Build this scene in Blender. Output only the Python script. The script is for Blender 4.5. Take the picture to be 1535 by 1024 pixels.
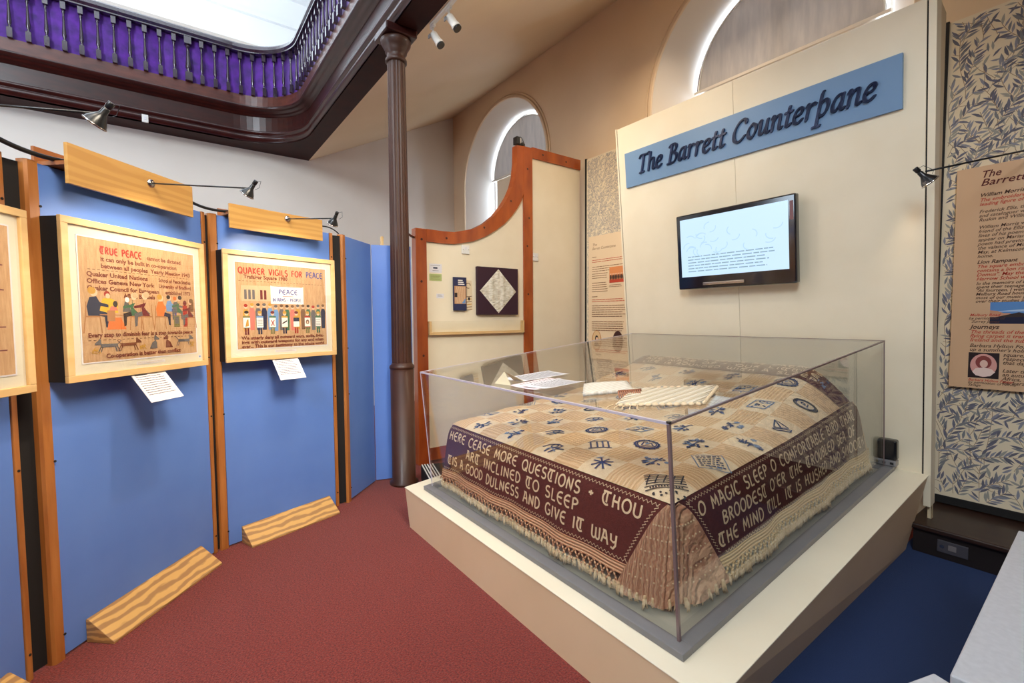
import bpy, math, random
from mathutils import Vector, Matrix
random.seed(7)
PI=math.pi
S=bpy.context.scene
for o in list(bpy.data.objects): bpy.data.objects.remove(o)
COL=S.collection
# ------------------------------------------------------------------ camera
def cam():
    p,y,r=[math.radians(a) for a in (2.8867,-53.6673,-0.4068)]
    F=Vector((math.sin(y)*math.cos(p),math.cos(y)*math.cos(p),-math.sin(p)))
    R=Vector((math.cos(y),-math.sin(y),0)); U=R.cross(F)
    R2=R*math.cos(r)+U*math.sin(r); U2=-R*math.sin(r)+U*math.cos(r)
    c=bpy.data.cameras.new('camera'); c.sensor_width=36; c.lens=696.12*36/1535; c.clip_start=.02
    o=bpy.data.objects.new('camera',c); COL.objects.link(o)
    M=Matrix((R2,U2,-F)).transposed().to_4x4(); M.translation=Vector((0,0,1.6)); o.matrix_world=M
    S.camera=o
cam()
# ------------------------------------------------------------------ world, exposure, large lights
w=bpy.data.worlds.new('world'); S.world=w; w.use_nodes=True
w.node_tree.nodes['Background'].inputs[0].default_value=(.85,.92,1,1)
w.node_tree.nodes['Background'].inputs[1].default_value=2.2
S.view_settings.view_transform='Standard'; S.view_settings.look='None'
S.view_settings.gamma=1; S.view_settings.use_curve_mapping=False
S.view_settings.exposure=0.0
def area(name,loc,target,sx,sy,power,col):
    l=bpy.data.lights.new(name,'AREA'); l.shape='RECTANGLE'; l.size=sx; l.size_y=sy; l.energy=power; l.color=col
    o=bpy.data.objects.new(name,l); COL.objects.link(o); o.location=loc
    o.rotation_euler=(Vector(target)-Vector(loc)).to_track_quat('-Z','Y').to_euler(); return o
def spot(name,loc,target,power,ang,col=(1,.80,.56),blend=.5,rad=.03):
    l=bpy.data.lights.new(name,'SPOT'); l.energy=power; l.spot_size=math.radians(ang); l.spot_blend=blend; l.color=col; l.shadow_soft_size=rad
    o=bpy.data.objects.new(name,l); COL.objects.link(o); o.location=loc
    o.rotation_euler=(Vector(target)-Vector(loc)).to_track_quat('-Z','Y').to_euler(); return o
DAY=(.80,.91,1); WARM=(1,.80,.58)
area('daylight_roof',(-3.0,-1.0,8.9),(-3.0,-1.0,0),8,4.4,215,DAY)
area('daylight_gallery_windows',(2.5,-5.5,7.0),(-9,1.0,7.2),6,3,2000,DAY)
area('upper_hall_fill',(-10.5,-5.2,6.6),(-12.4,3,9.0),3,2,700,DAY)  # unseen extra light, added to whiten the upper ceiling
area('left_wall_fill',(-5.6,-5.9,2.8),(-8.4,-1.0,3.4),3,2.4,230,(.70,.85,1))  # unseen bluish light, added behind the view to brighten the left wall
area('daylight_arch_far',(-6.72,5.75,4.2),(-6.72,4.6,4.0),1.7,3.0,420,(.62,.78,1))
area('daylight_arch_near',(-2.36,5.75,4.2),(-2.36,4.6,4.0),1.7,3.0,300,(.66,.80,1))
area('panel_fill',(.4,.9,4.4),(-4.2,.4,1.0),1.4,1.4,40,(1,.88,.70)).data.spread=math.radians(70)  # added fill aimed at the blue panels, no fixture behind it
area('under_gallery_fill',(-3.2,3.3,4.75),(-3.0,3.2,0),2.6,.6,46,(1,.80,.56))  # unseen broad light, added for warm ambient under the gallery
# ------------------------------------------------------------------ materials
def lin(c):
    return tuple(((x/255)/12.92 if x/255<=.04045 else ((x/255+.055)/1.055)**2.4) for x in c)
MATS={}
def mat(name,c,rough=.55,c2=None,scale=8,amt=.5,bump=0,bscale=None,metal=0,spec=.5,coat=0,stretch=None,kind='noise',detail=4,emit=0,sheen=0,trans=0,bd='X',dist=6):
    if name in MATS: return MATS[name]
    m=bpy.data.materials.new(name); m.use_nodes=True; N=m.node_tree.nodes; L=m.node_tree.links
    b=N['Principled BSDF']; c=lin(c)
    b.inputs['Roughness'].default_value=rough; b.inputs['Metallic'].default_value=metal
    b.inputs['Specular IOR Level'].default_value=spec; b.inputs['Coat Weight'].default_value=coat
    b.inputs['Coat Roughness'].default_value=.12
    if sheen: b.inputs['Sheen Weight'].default_value=sheen
    tc=N.new('ShaderNodeTexCoord'); mp=N.new('ShaderNodeMapping'); L.new(tc.outputs['Object'],mp.inputs[0])
    if stretch: mp.inputs['Scale'].default_value=stretch
    if c2 is None: c2=c; amt=.0
    else: c2=lin(c2)
    if kind=='noise':
        t=N.new('ShaderNodeTexNoise'); t.inputs['Scale'].default_value=scale; t.inputs['Detail'].default_value=detail; fac=t.outputs['Fac']
    elif kind=='wave':
        t=N.new('ShaderNodeTexWave'); t.inputs['Scale'].default_value=scale; t.inputs['Distortion'].default_value=dist; t.bands_direction=bd; t.inputs['Detail'].default_value=3; t.inputs['Detail Scale'].default_value=1.2; fac=t.outputs['Fac']
    elif kind=='voronoi':
        t=N.new('ShaderNodeTexVoronoi'); t.inputs['Scale'].default_value=scale; fac=t.outputs['Distance']
    L.new(mp.outputs[0],t.inputs['Vector'])
    r=N.new('ShaderNodeValToRGB'); r.color_ramp.elements[0].position=.5-.5*(1-amt) if amt<1 else .3
    r.color_ramp.elements[0].position=.3; r.color_ramp.elements[1].position=.7
    r.color_ramp.elements[0].color=(*c,1); r.color_ramp.elements[1].color=(*c2,1)
    L.new(fac,r.inputs[0]); L.new(r.outputs[0],b.inputs['Base Color'])
    if bump:
        t2=N.new('ShaderNodeTexNoise' if kind!='wave' else 'ShaderNodeTexWave'); t2.inputs['Scale'].default_value=bscale or scale
        if kind=='wave': t2.inputs['Distortion'].default_value=min(3,dist); t2.bands_direction=bd
        L.new(mp.outputs[0],t2.inputs['Vector'])
        bp=N.new('ShaderNodeBump'); bp.inputs['Strength'].default_value=bump; bp.inputs['Distance'].default_value=.01
        L.new(t2.outputs['Fac'],bp.inputs['Height']); L.new(bp.outputs[0],b.inputs['Normal'])
    if emit: 
        b.inputs['Emission Strength'].default_value=emit; L.new(r.outputs[0],b.inputs['Emission Color'])
    if trans:
        tr=N.new('ShaderNodeBsdfTranslucent'); tr.inputs[0].default_value=(*c,1)
        mx=N.new('ShaderNodeMixShader'); mx.inputs[0].default_value=trans
        L.new(b.outputs[0],mx.inputs[1]); L.new(tr.outputs[0],mx.inputs[2]); L.new(mx.outputs[0],N['Material Output'].inputs[0])
    MATS[name]=m; return m
def glassmat(name,tint=(1,1,1),ior=1.49,rough=0.0):
    if name in MATS: return MATS[name]
    m=bpy.data.materials.new(name); m.use_nodes=True; N=m.node_tree.nodes; L=m.node_tree.links
    N.remove(N['Principled BSDF'])
    t=N.new('ShaderNodeBsdfTransparent'); t.inputs[0].default_value=(*tint,1)
    g=N.new('ShaderNodeBsdfGlossy'); g.inputs['Roughness'].default_value=rough
    f=N.new('ShaderNodeFresnel'); f.inputs[0].default_value=ior
    # same reflectance from either face of the thin sheet
    ge=N.new('ShaderNodeNewGeometry'); mi=N.new('ShaderNodeMix'); mi.data_type='FLOAT'
    mi.inputs[2].default_value=ior; mi.inputs[3].default_value=1/ior
    L.new(ge.outputs['Backfacing'],mi.inputs[0]); L.new(mi.outputs[0],f.inputs[0])
    mx=N.new('ShaderNodeMixShader'); L.new(f.outputs[0],mx.inputs[0]); L.new(t.outputs[0],mx.inputs[1]); L.new(g.outputs[0],mx.inputs[2])
    L.new(mx.outputs[0],N['Material Output'].inputs[0]); MATS[name]=m; return m
CREAM=mat('cream_paint',(242,229,202),.5,(236,222,193),3)
PLINTH=mat('plinth_paint',(242,231,206),.42,(236,224,198),2)
WALLM=mat('wall_plaster',(234,208,174),.85,(226,199,164),1.2,bump=.05,bscale=60)
WALLW=mat('white_plaster',(234,226,216),.85,(228,219,208),1.2,bump=.04,bscale=60)
CEILM=mat('ceiling_plaster',(226,205,174),.85,(220,198,166),1)
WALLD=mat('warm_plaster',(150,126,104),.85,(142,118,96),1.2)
REVM=mat('reveal_plaster',(230,220,206),.85)
UPW=mat('upper_plaster',(246,248,250),.9)
RED=mat('red_carpet',(88,20,17),.95,(150,54,42),110,bump=1,bscale=140,sheen=.08)
BLUEC=mat('blue_carpet',(30,50,92),.95,(40,62,108),300,bump=.5,bscale=350)
BLUEP=mat('blue_laminate',(96,134,212),.38,(102,140,216),4,bump=.03,bscale=150)
EDGEW=mat('edge_wood',(188,122,62),.4,(160,94,40),5,stretch=(6,6,.6),coat=.3)
ASH=mat('ash_wood',(222,178,108),.42,(196,146,76),3.0,kind='wave',stretch=(.5,3,4.5),coat=.1,bd='Z')
ASHL=mat('maple_board',(212,162,90),.32,(202,150,80),2.2,kind='wave',stretch=(.3,2,3),coat=.25,bd='Z',dist=10)
ASHD=mat('board_edge_wood',(170,104,54),.5,(150,88,44),5)
GRAINW=mat('grained_wedge_wood',(216,168,98),.5,(168,124,76),5.5,kind='wave',stretch=(.55,1,2.2),coat=.1,bd='Z',dist=7)
FRAMEW=mat('frame_maple',(226,190,134),.4,(214,174,116),4,stretch=(1,4,4),coat=.1)
BLACK=mat('black_felt',(20,17,17),.8)
BLK=mat('black_metal',(22,22,24),.35,coat=.2)
RUB=mat('black_cable',(18,18,20),.45)
CHROME=mat('chrome',(190,185,180),.18,metal=1)
PINE=mat('stained_pine',(182,90,34),.3,(142,60,20),4,stretch=(2,2,.6),coat=.5,detail=6)
PINEK=mat('pine_knot',(70,22,6),.3,coat=.5)
MAHOG=mat('dark_mahogany',(64,24,18),.3,(42,14,12),5,stretch=(1,1,4),coat=.15)
SOFF=mat('soffit_wood',(56,20,14),.6,(40,13,10),5,spec=.2)
MAHOL=mat('mahogany_fascia',(104,52,40),.35,(70,34,28),5,stretch=(1,1,4),coat=.3)
BALW=mat('baluster_wood',(60,46,62),.18,(44,32,46),5,coat=.9)
PURP=mat('purple_velvet',(104,28,172),.7,(58,8,110),9,bump=.25,bscale=14,sheen=.6,detail=6)
COLM=mat('column_paint',(70,36,20),.5,(58,29,15),6,coat=.08)
STEPM=mat('dark_step_wood',(52,30,20),.4,(38,20,14),4,stretch=(.6,4,4),coat=.2)
GREYB=mat('grey_case_base',(120,118,120),.35,(128,126,126),6)
GREYL=mat('grey_laminate',(196,196,200),.4,(186,186,190),60)
WHITE=mat('white_plastic',(232,230,224),.35)
PAPER=mat('white_paper',(224,221,224),.75)
SIGNB=mat('sign_blue',(114,146,180),.45)
NAVY=mat('sign_navy',(24,42,84),.35,coat=.2)
MATB=mat('mount_board',(226,218,196),.8)
LINEN=mat('linen_canvas',(212,172,128),.9,(192,148,104),9,stretch=(14,14,2),bump=.4,bscale=50)
ACR=glassmat('acrylic_sheet',(.985,.985,.975),1.49)
GLS=glassmat('picture_glass',(.99,.99,.99),1.5)
ACRE=mat('acrylic_edge',(232,224,236),.2,spec=.8,trans=.3)
ACRD=mat('acrylic_joint',(150,128,126),.15,spec=.8,trans=.3)
CREAMW=mat('cream_wool',(226,200,160),.9,(204,172,128),30,bump=.8,bscale=90)
KNIT=mat('knitted_patch',(234,200,158),.9,(218,180,136),13,kind='wave',bump=.45,bscale=20,dist=2)
KNIT2=mat('knitted_patch_across',(232,198,158),.9,(216,178,136),13,kind='wave',bump=.45,bscale=20,bd='Y',dist=2)
PLAINP=mat('plain_patch_cotton',(240,218,184),.9,(230,204,168),30,bump=.35,bscale=120)
BROWNW=mat('brown_wool',(92,36,30),.9,(78,28,24),60,bump=.35,bscale=160)
LETW=mat('letter_wool',(232,206,168),.85)
THB=mat('blue_thread',(42,66,112),.8); THD=mat('dark_thread',(48,52,60),.8); THL=mat('pale_blue_thread',(120,142,172),.8)
BEDM=mat('bed_base_cloth',(110,62,48),.9)
TASW=mat('tassel_wool',(230,208,172),.9,(204,174,130),40,bump=.5,bscale=150)
BULB=mat('lit_bulb',(255,236,200),.4,emit=9)
def ink(c): return mat('print_%02x%02x%02x'%c,c,.8)
# ------------------------------------------------------------------ mesh builder
class MB:
    def __init__(s): s.v=[];s.f=[];s.m=[];s.sm=[]
    def add(s,vs,fs,mi=0,smooth=False):
        b=len(s.v); s.v+= [tuple(x) for x in vs]
        for f in fs: s.f.append(tuple(b+i for i in f)); s.m.append(mi); s.sm.append(smooth)
        return s
    def box(s,x0,x1,y0,y1,z0,z1,mi=0,M=None):
        vs=[(x,y,z) for z in(z0,z1) for y in(y0,y1) for x in(x0,x1)]
        if M is not None: vs=[M@Vector(v) for v in vs]
        return s.add(vs,[(0,2,3,1),(4,5,7,6),(0,1,5,4),(2,6,7,3),(0,4,6,2),(1,3,7,5)],mi)
    def prism(s,poly,fn,d0,d1,mi=0,smooth=False):
        # poly in 2D, fn(a,b,d)->3D
        n=len(poly); vs=[fn(a,b,d0) for a,b in poly]+[fn(a,b,d1) for a,b in poly]
        s.add(vs,[tuple(range(n))[::-1],tuple(range(n,2*n))],mi)
        b=len(s.v)-2*n
        for i in range(n):
            j=(i+1)%n; s.f.append((b+i,b+j,b+n+j,b+n+i)); s.m.append(mi); s.sm.append(smooth)
        return s
    def tube(s,pts,r,n=8,mi=0,cap=True,smooth=True):
        pts=[Vector(p) for p in pts]; b=len(s.v); k=len(pts)
        rs=r if isinstance(r,(list,tuple)) else [r]*k
        ref=None
        for i,p in enumerate(pts):
            t=(pts[min(i+1,k-1)]-pts[max(i-1,0)])
            t=t.normalized() if t.length>1e-9 else Vector((0,0,1))
            if ref is None:
                ref=t.cross(Vector((0,0,1)))
                if ref.length<.1: ref=t.cross(Vector((1,0,0)))
            ref=(ref-t*ref.dot(t)).normalized(); q=t.cross(ref)
            for j in range(n):
                a=2*PI*j/n; s.v.append(tuple(p+(ref*math.cos(a)+q*math.sin(a))*rs[i]))
        for i in range(k-1):
            for j in range(n):
                j2=(j+1)%n; s.f.append((b+i*n+j,b+i*n+j2,b+(i+1)*n+j2,b+(i+1)*n+j)); s.m.append(mi); s.sm.append(smooth)
        if cap:
            s.f.append(tuple(b+j for j in range(n))[::-1]); s.m.append(mi); s.sm.append(False)
            s.f.append(tuple(b+(k-1)*n+j for j in range(n))); s.m.append(mi); s.sm.append(False)
        return s
    def lathe(s,prof,n=24,c=(0,0,0),axis=(0,0,1),mi=0,smooth=True,flute=None):
        ax=Vector(axis).normalized(); ref=ax.cross(Vector((0,0,1)))
        if ref.length<.1: ref=Vector((1,0,0))
        ref.normalize(); q=ax.cross(ref); c=Vector(c); b=len(s.v); k=len(prof)
        for r,h in prof:
            for j in range(n):
                a=2*PI*j/n; rr=r*(1-(flute if (flute and j%2) else 0)); s.v.append(tuple(c+ax*h+(ref*math.cos(a)+q*math.sin(a))*rr))
        for i in range(k-1):
            for j in range(n):
                j2=(j+1)%n; s.f.append((b+i*n+j,b+i*n+j2,b+(i+1)*n+j2,b+(i+1)*n+j)); s.m.append(mi); s.sm.append(smooth)
        s.f.append(tuple(b+j for j in range(n))[::-1]); s.m.append(mi); s.sm.append(False)
        s.f.append(tuple(b+(k-1)*n+j for j in range(n))); s.m.append(mi); s.sm.append(False)
        return s
    def grid(s,fn,nu,nv,mi=0,smooth=True):
        b=len(s.v)
        for j in range(nv+1):
            for i in range(nu+1): s.v.append(tuple(fn(i/nu,j/nv)))
        for j in range(nv):
            for i in range(nu):
                a=b+j*(nu+1)+i; s.f.append((a,a+1,a+nu+2,a+nu+1)); s.m.append(mi); s.sm.append(smooth)
        return s
    def build(s,name,mats,parent=None,bevel=0,solid=0,kind=None,label=None):
        me=bpy.data.meshes.new(name); me.from_pydata(s.v,[],s.f)
        if not isinstance(mats,(list,tuple)): mats=[mats]
        for m in mats: me.materials.append(m)
        me.polygons.foreach_set('material_index',s.m); me.polygons.foreach_set('use_smooth',s.sm); me.update()
        o=bpy.data.objects.new(name,me); COL.objects.link(o)
        if parent is not None: o.parent=parent
        if solid:
            md=o.modifiers.new('s','SOLIDIFY'); md.thickness=solid; md.offset=-1
        if bevel:
            md=o.modifiers.new('b','BEVEL'); md.width=bevel; md.segments=2; md.limit_method='ANGLE'; md.angle_limit=.7
        if kind: o['kind']=kind
        if label: o['label']=label
        return o
def thing(name,label,cat,M=None,group=None,kind=None):
    o=bpy.data.objects.new(name,None); COL.objects.link(o); o.empty_display_size=.1
    if M is not None: o.matrix_world=M
    if kind: o['kind']=kind
    if label: o['label']=label
    if cat: o['category']=cat
    if group: o['group']=group
    return o
def tag(o,label,cat,group=None):
    o['label']=label; o['category']=cat
    if group: o['group']=group
    return o
def struct(o,label=None):
    o['kind']='structure'
    if label: o['label']=label
    return o
def frame(loc,X,Y,Z):
    M=Matrix((Vector(X),Vector(Y),Vector(Z))).transposed().to_4x4(); M.translation=Vector(loc); return M
def TR(x=0,y=0,z=0): return Matrix.Translation((x,y,z))
def copy_tree(o,parent=None,M=None):
    c=o.copy(); COL.objects.link(c); c.parent=parent
    if M is not None: c.matrix_world=M
    for ch in list(o.children): 
        if ch.name in TMP: continue
        copy_tree(ch,c)
    return c
TMP=set()
# ------------------------------------------------------------------ drawing: strokes and text
def arc(cx,cy,rx,ry,a0,a1,n=10): return [(cx+rx*math.cos(math.radians(a0+(a1-a0)*i/n)),cy+ry*math.sin(math.radians(a0+(a1-a0)*i/n))) for i in range(n+1)]
G={ # rounded uncial capitals: width, strokes
'A':(.62,[[(0,0),(.22,1),(.36,1),(.6,0)],[(.1,.42),(.5,.42)],[(.08,1),(.36,1)]]),
'B':(.55,[[(.05,0),(.05,1)],arc(.1,.76,.36,.24,90,-90,8),arc(.1,.26,.42,.26,90,-90,8)]),
'C':(.6,[arc(.36,.5,.34,.5,50,310,14)]),
'D':(.6,[[(.05,0),(.05,1)],[(.05,1)]+arc(.14,.5,.42,.5,90,-90,12)+[(.05,0)]]),
'E':(.58,[arc(.38,.5,.36,.5,65,295,14),[(.06,.52),(.5,.52)]]),
'F':(.5,[[(.08,0),(.08,1),(.5,1)],[(.08,.52),(.42,.52)]]),
'G':(.66,[arc(.36,.5,.34,.5,50,330,14)+[(.64,.45),(.4,.45)]]),
'H':(.62,[[(.08,0),(.08,1)],[(.08,.52),(.52,.52)],[(.50,1),(.48,.55),(.53,.25),(.56,0)]]),
'I':(.2,[[(.1,0),(.1,1)]]),
'J':(.4,[[(.3,1),(.3,.2),(.15,0),(.0,.1)]]),
'K':(.55,[[(.08,0),(.08,1)],[(.5,1),(.1,.48),(.52,0)]]),
'L':(.48,[[(.08,1),(.08,0),(.46,0)]]),
'M':(.75,[[(.05,0),(.1,1),(.37,.25),(.62,1),(.7,0)]]),
'N':(.62,[[(.06,0),(.06,1),(.54,0),(.54,1)]]),
'O':(.68,[arc(.34,.5,.32,.5,0,360,18)]),
'P':(.52,[[(.06,0),(.06,1)],arc(.12,.74,.36,.26,90,-90,8)]),
'Q':(.7,[arc(.34,.5,.32,.5,0,360,18),[(.4,.25),(.68,-.06)]]),
'R':(.56,[[(.06,0),(.06,1)],arc(.12,.76,.34,.24,90,-90,8),[(.2,.52),(.52,0)]]),
'S':(.52,[arc(.27,.75,.22,.25,40,250,8)+arc(.25,.25,.24,.26,75,-150,9)]),
'T':(.68,[[(.02,1),(.66,1)],arc(.38,.5,.34,.5,125,300,12),[(.38,.98),(.38,.18)]]),
'U':(.62,[[(.06,1),(.06,.3)]+arc(.3,.28,.24,.28,180,360,8)+[(.54,1)]]),
'V':(.6,[[(.03,1),(.3,0),(.57,1)]]),
'W':(.85,[[(.06,1),(.06,.3)]+arc(.25,.28,.19,.28,180,350,6)+[(.44,.9)],[(.44,.28)]+arc(.62,.28,.18,.28,190,360,6)+[(.8,1)]]),
'Y':(.58,[[(.05,1),(.08,.5),(.3,.4),(.5,.5)],[(.53,1),(.5,.2),(.3,-.1),(.1,-.02)]]),
'+':(.5,[[(.05,.45),(.45,.45)],[(.25,.65),(.25,.25)]]),
"'":(.15,[[(.08,1),(.04,.8)]]),'-':(.35,[[(.05,.45),(.3,.45)]]),'.':(.15,[[(.07,.0),(.08,.04)]]),
' ':(.42,[])}
def uncial(txt,gap=.17):
    x=0;out=[]
    for ch in txt:
        w,ss=G[ch]
        out+=[[(x+a,b) for a,b in st] for st in ss]; x+=w+gap
    return out,x-gap
def dens(st,d):
    o=[st[0]]
    for a,b in zip(st,st[1:]):
        n=max(1,int(math.dist(a,b)/d)); o+=[(a[0]+(b[0]-a[0])*i/n,a[1]+(b[1]-a[1])*i/n) for i in range(1,n+1)]
    return o
def ribbon(mb,st,w,fn,mi=0):
    # st: 2D polyline; fn(a,b)->3D
    n=len(st); 
    if n<2: return
    L=[];R=[]
    for i in range(n):
        a=st[max(0,i-1)];b=st[min(n-1,i+1)]; dx,dy=b[0]-a[0],b[1]-a[1]; l=math.hypot(dx,dy) or 1
        nx,ny=-dy/l*w/2,dx/l*w/2; L.append(fn(st[i][0]+nx,st[i][1]+ny)); R.append(fn(st[i][0]-nx,st[i][1]-ny))
    mb.add(L+R,[(n+i,n+i+1,i+1,i) for i in range(n-1)],mi)
_tc={}
def font(txt,shear=0,bold=0):
    k=(txt,shear,bold)
    if k in _tc: return _tc[k]
    c=bpy.data.curves.new('t','FONT'); c.body=txt; c.size=1; c.shear=shear; c.offset=bold; c.resolution_u=2
    o=bpy.data.objects.new('t',c); COL.objects.link(o); dg=bpy.context.evaluated_depsgraph_get()
    me=bpy.data.meshes.new_from_object(o.evaluated_get(dg)); 
    r=([(v.co.x,v.co.y) for v in me.vertices],[tuple(p.vertices) for p in me.polygons])
    bpy.data.objects.remove(o); bpy.data.curves.remove(c); bpy.data.meshes.remove(me); _tc[k]=r; return r
class Art:
    """flat print in a front view plane: x right, z up, laid on y=-eps"""
    def __init__(s,y=-.0006): s.mb=MB(); s.mats=[]; s.y=y; s.k=0
    def mi(s,m):
        if m not in s.mats: s.mats.append(m)
        return s.mats.index(m)
    def lay(s): s.k+=1; return s.y-.000012*s.k
    def poly(s,pts,m):
        y=s.lay(); s.mb.add([(a,y,b) for a,b in pts],[tuple(range(len(pts)))],s.mi(m))
    def rect(s,x0,x1,z0,z1,m): s.poly([(x0,z0),(x1,z0),(x1,z1),(x0,z1)],m)
    def disc(s,x,z,rx,rz,m,n=12): s.poly([(x+rx*math.cos(2*PI*i/n),z+rz*math.sin(2*PI*i/n)) for i in range(n)],m)
    def line(s,st,w,m): y=s.lay(); ribbon(s.mb,st,w,lambda a,b:(a,y,b),s.mi(m))
    def text(s,txt,x,z,h,m,shear=0,bold=0,fit=None):
        v,f=font(txt,shear,bold); 
        if not v: return
        y=s.lay(); sx=h
        if fit: sx=fit/max(a for a,b in v)
        s.mb.add([(x+a*sx,y,z+b*h) for a,b in v],f,s.mi(m))
    def unc(s,txt,x,z,h,w,m,fit=None):
        ss,W=uncial(txt); sx=(fit/W) if fit else h
        for st in ss: s.line(dens([(x+a*sx,z+b*h) for a,b in st],h*.2),w,m)
    def build(s,name,parent,kind=None,M=None):
        o=s.mb.build(name,s.mats,parent,kind=kind)
        if M is not None: o.matrix_local=M
        return o
# ================================================================== ROOM
YW=4.741; XL=-8.4; YB=1.97; YF=1.73; ZB=4.26; ZT=5.64; XR=3.2; YS=-6.2
mb=MB(); mb.box(-11.5,-.93,YS,5.4,-.1,0); struct(mb.build('floor',RED),'red-brown carpeted floor')
mb=MB(); mb.box(-.93,XR,YS,5.4,-.1,0); struct(mb.build('floor',BLUEC),'navy blue carpeted floor beside the plinth')
mb=MB(); mb.box(XL-.2,XL,YS,YW+.9,0,5.9); struct(mb.build('wall_left',WALLW))
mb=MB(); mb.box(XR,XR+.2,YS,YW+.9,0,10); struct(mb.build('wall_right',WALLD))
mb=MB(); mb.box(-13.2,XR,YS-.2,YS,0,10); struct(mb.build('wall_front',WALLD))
# back wall with two arched recesses
WIN=(-6.72,-2.36); RO=1.22; SP=4.10; RI=.95; SPI=4.28; YI=YW+.5; SILL=1.5
mb=MB()
def wallarch():
    xs=[XL]; n=28
    cols=[XL]
    for c in WIN: cols+= [c+RO*math.cos(PI-PI*i/n) for i in range(n+1)]
    cols.append(XR)
    def top(x):
        for c in WIN:
            if abs(x-c)<=RO+1e-6: return SP+math.sqrt(max(0,RO*RO-(x-c)**2))
        return None
    for a,b in zip(cols,cols[1:]):
        m=(a+b)/2; t=None
        for c in WIN:
            if abs(m-c)<RO: t=c
        if t is None: mb.add([(a,YW,0),(b,YW,0),(b,YW,ZT+.1),(a,YW,ZT+.1)],[(0,1,2,3)])
        else:
            mb.add([(a,YW,0),(b,YW,0),(b,YW,SILL),(a,YW,SILL)],[(0,1,2,3)])
            mb.add([(a,YW,top(a)),(b,YW,top(b)),(b,YW,ZT+.1),(a,YW,ZT+.1)],[(0,1,2,3)])
wallarch(); struct(mb.build('wall_back',WALLM))
# sloped ceiling under the gallery
mb=MB(); mb.prism([(YB,ZB),(YW+.1,ZB+(YW+.1-YB)*(ZT-ZB)/(YW-YB)),(YW+.1,ZT+.35),(YB,ZB+.3)],lambda a,b,d:(d,a,b),XL,XR); struct(mb.build('ceiling',CEILM))
# upper hall
mb=MB(); mb.box(-13.2,XR,YS,9,9.6,9.8); struct(mb.build('ceiling',UPW),'bright white ceiling of the upper hall')
mb=MB(); mb.box(-13.2,-13,YS,9,4.5,9.8); mb.box(-13.2,XR,9,9.2,4.5,9.8); struct(mb.build('wall_upper',UPW))
mb=MB(); mb.box(-13.1,-13-.0+.06,YS,9,7.4,7.5); mb.box(-13.1,-12.9,YS,9,8.9,9.0); struct(mb.build('trim_1',UPW))
mb=MB(); mb.box(-13.2,XL-.02,YS,9,4.6,4.75); mb.box(XL-.02,XR,YB+.3,9,5.9,6.0); struct(mb.build('floor_gallery',MAHOG))
# ------------------------------------------------------------------ windows
def make_window(k,cx,label,dz):
    root=thing('window_%d'%k,label,None,TR(cx,YW,SILL),kind='structure')
    def P(r,sp,a): return (r*math.cos(a),sp-SILL+r*math.sin(a))
    n=32
    def outline(r,sp): 
        return [(r,0)]+[P(r,sp,PI*i/n) for i in range(n+1)]+[(-r,0)]
    A=outline(RO,SP);B=outline(RI,SPI)
    m=MB(); m.add([(a,0,b) for a,b in A]+[(a,.5,b) for a,b in B],[(i,i+1,len(A)+i+1,len(A)+i) for i in range(len(A)-1)],0,True)
    m.add([(-RO,0,0),(RO,0,0),(RI,.5,0),(-RI,.5,0)],[(0,1,2,3)]); m.build('reveal',REVM,root)
    # moulding, two rounded steps
    for r0,r1,d in ((RO,RO+.045,.03),(RO+.06,RO+.085,.018)):
        m=MB(); A=outline(r0,SP);B=outline(r1,SP); N=len(A)
        m.add([(a,0,b) for a,b in A]+[(a,-d,b) for a,b in A]+[(a,-d,b) for a,b in B]+[(a,0,b) for a,b in B],[(j*N+i,(j+1)*N+i,(j+1)*N+i+1,j*N+i+1) for j in range(3) for i in range(N-1)],0,True)
        m.build('arch_moulding',WALLM,root,bevel=.006)
    # sash frame and pane
    A=outline(RI,SPI);B=outline(RI-.05,SPI)
    m=MB(); N=len(A); m.add([(a,.52,b) for a,b in A]+[(a,.52,b) for a,b in B]+[(a,.57,b) for a,b in B],[(i,i+1,N+i+1,N+i) for i in range(N-1)]+[(N+i,N+i+1,2*N+i+1,2*N+i) for i in range(N-1)])
    m.box(-.02,.02,.53,.57,0,SPI-SILL+RI-.03); m.box(-RI,RI,.53,.57,SPI-SILL-.03,SPI-SILL+.01); m.build('sash',WHITE,root)
    m=MB(); m.prism(B,lambda a,b,d:(a,d,b),.55,.554); m.build('pane',GLS,root)
    # half-round upper blind and straight lower blind
    r=RI-.05
    bl=MB(); 
    pts=[(r*math.cos(PI*i/n),SPI-SILL+.015+dz+(r-.01)*math.sin(PI*i/n)) for i in range(n+1)]
    bl.prism(pts,lambda a,b,d:(a,d,b),.47,.478); bl.build('arched_blind',BLINDU,root)
    m=MB(); m.tube([(r*math.cos(PI*i/n),.468,SPI-SILL+.015+dz+(r-.01)*math.sin(PI*i/n)) for i in range(n+1)],.009,6); m.build('blind_hoop',WHITE,root)
    m=MB(); m.box(-RI+.0,RI-.0,.44,.475,SPI-SILL-.02+dz,SPI-SILL+.012+dz); m.build('blind_rail',WALLW,root,bevel=.004)
    m=MB(); m.box(-RI+.12,RI-.12,.475,.48,.0,SPI-SILL-.02+dz); m.build('lower_blind',BLINDL,root)
BLINDU=mat('blind_fabric',(204,196,188),.8,(180,174,170),3,stretch=(6,1,1),bump=.3,bscale=3,trans=.16)
BLINDL=mat('lower_blind_fabric',(216,200,178),.85,trans=.12)
make_window(1,WIN[0],'far arched window with silvery half round blind',0)
make_window(2,WIN[1],'near arched window above the cream headboard wall',0)
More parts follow.
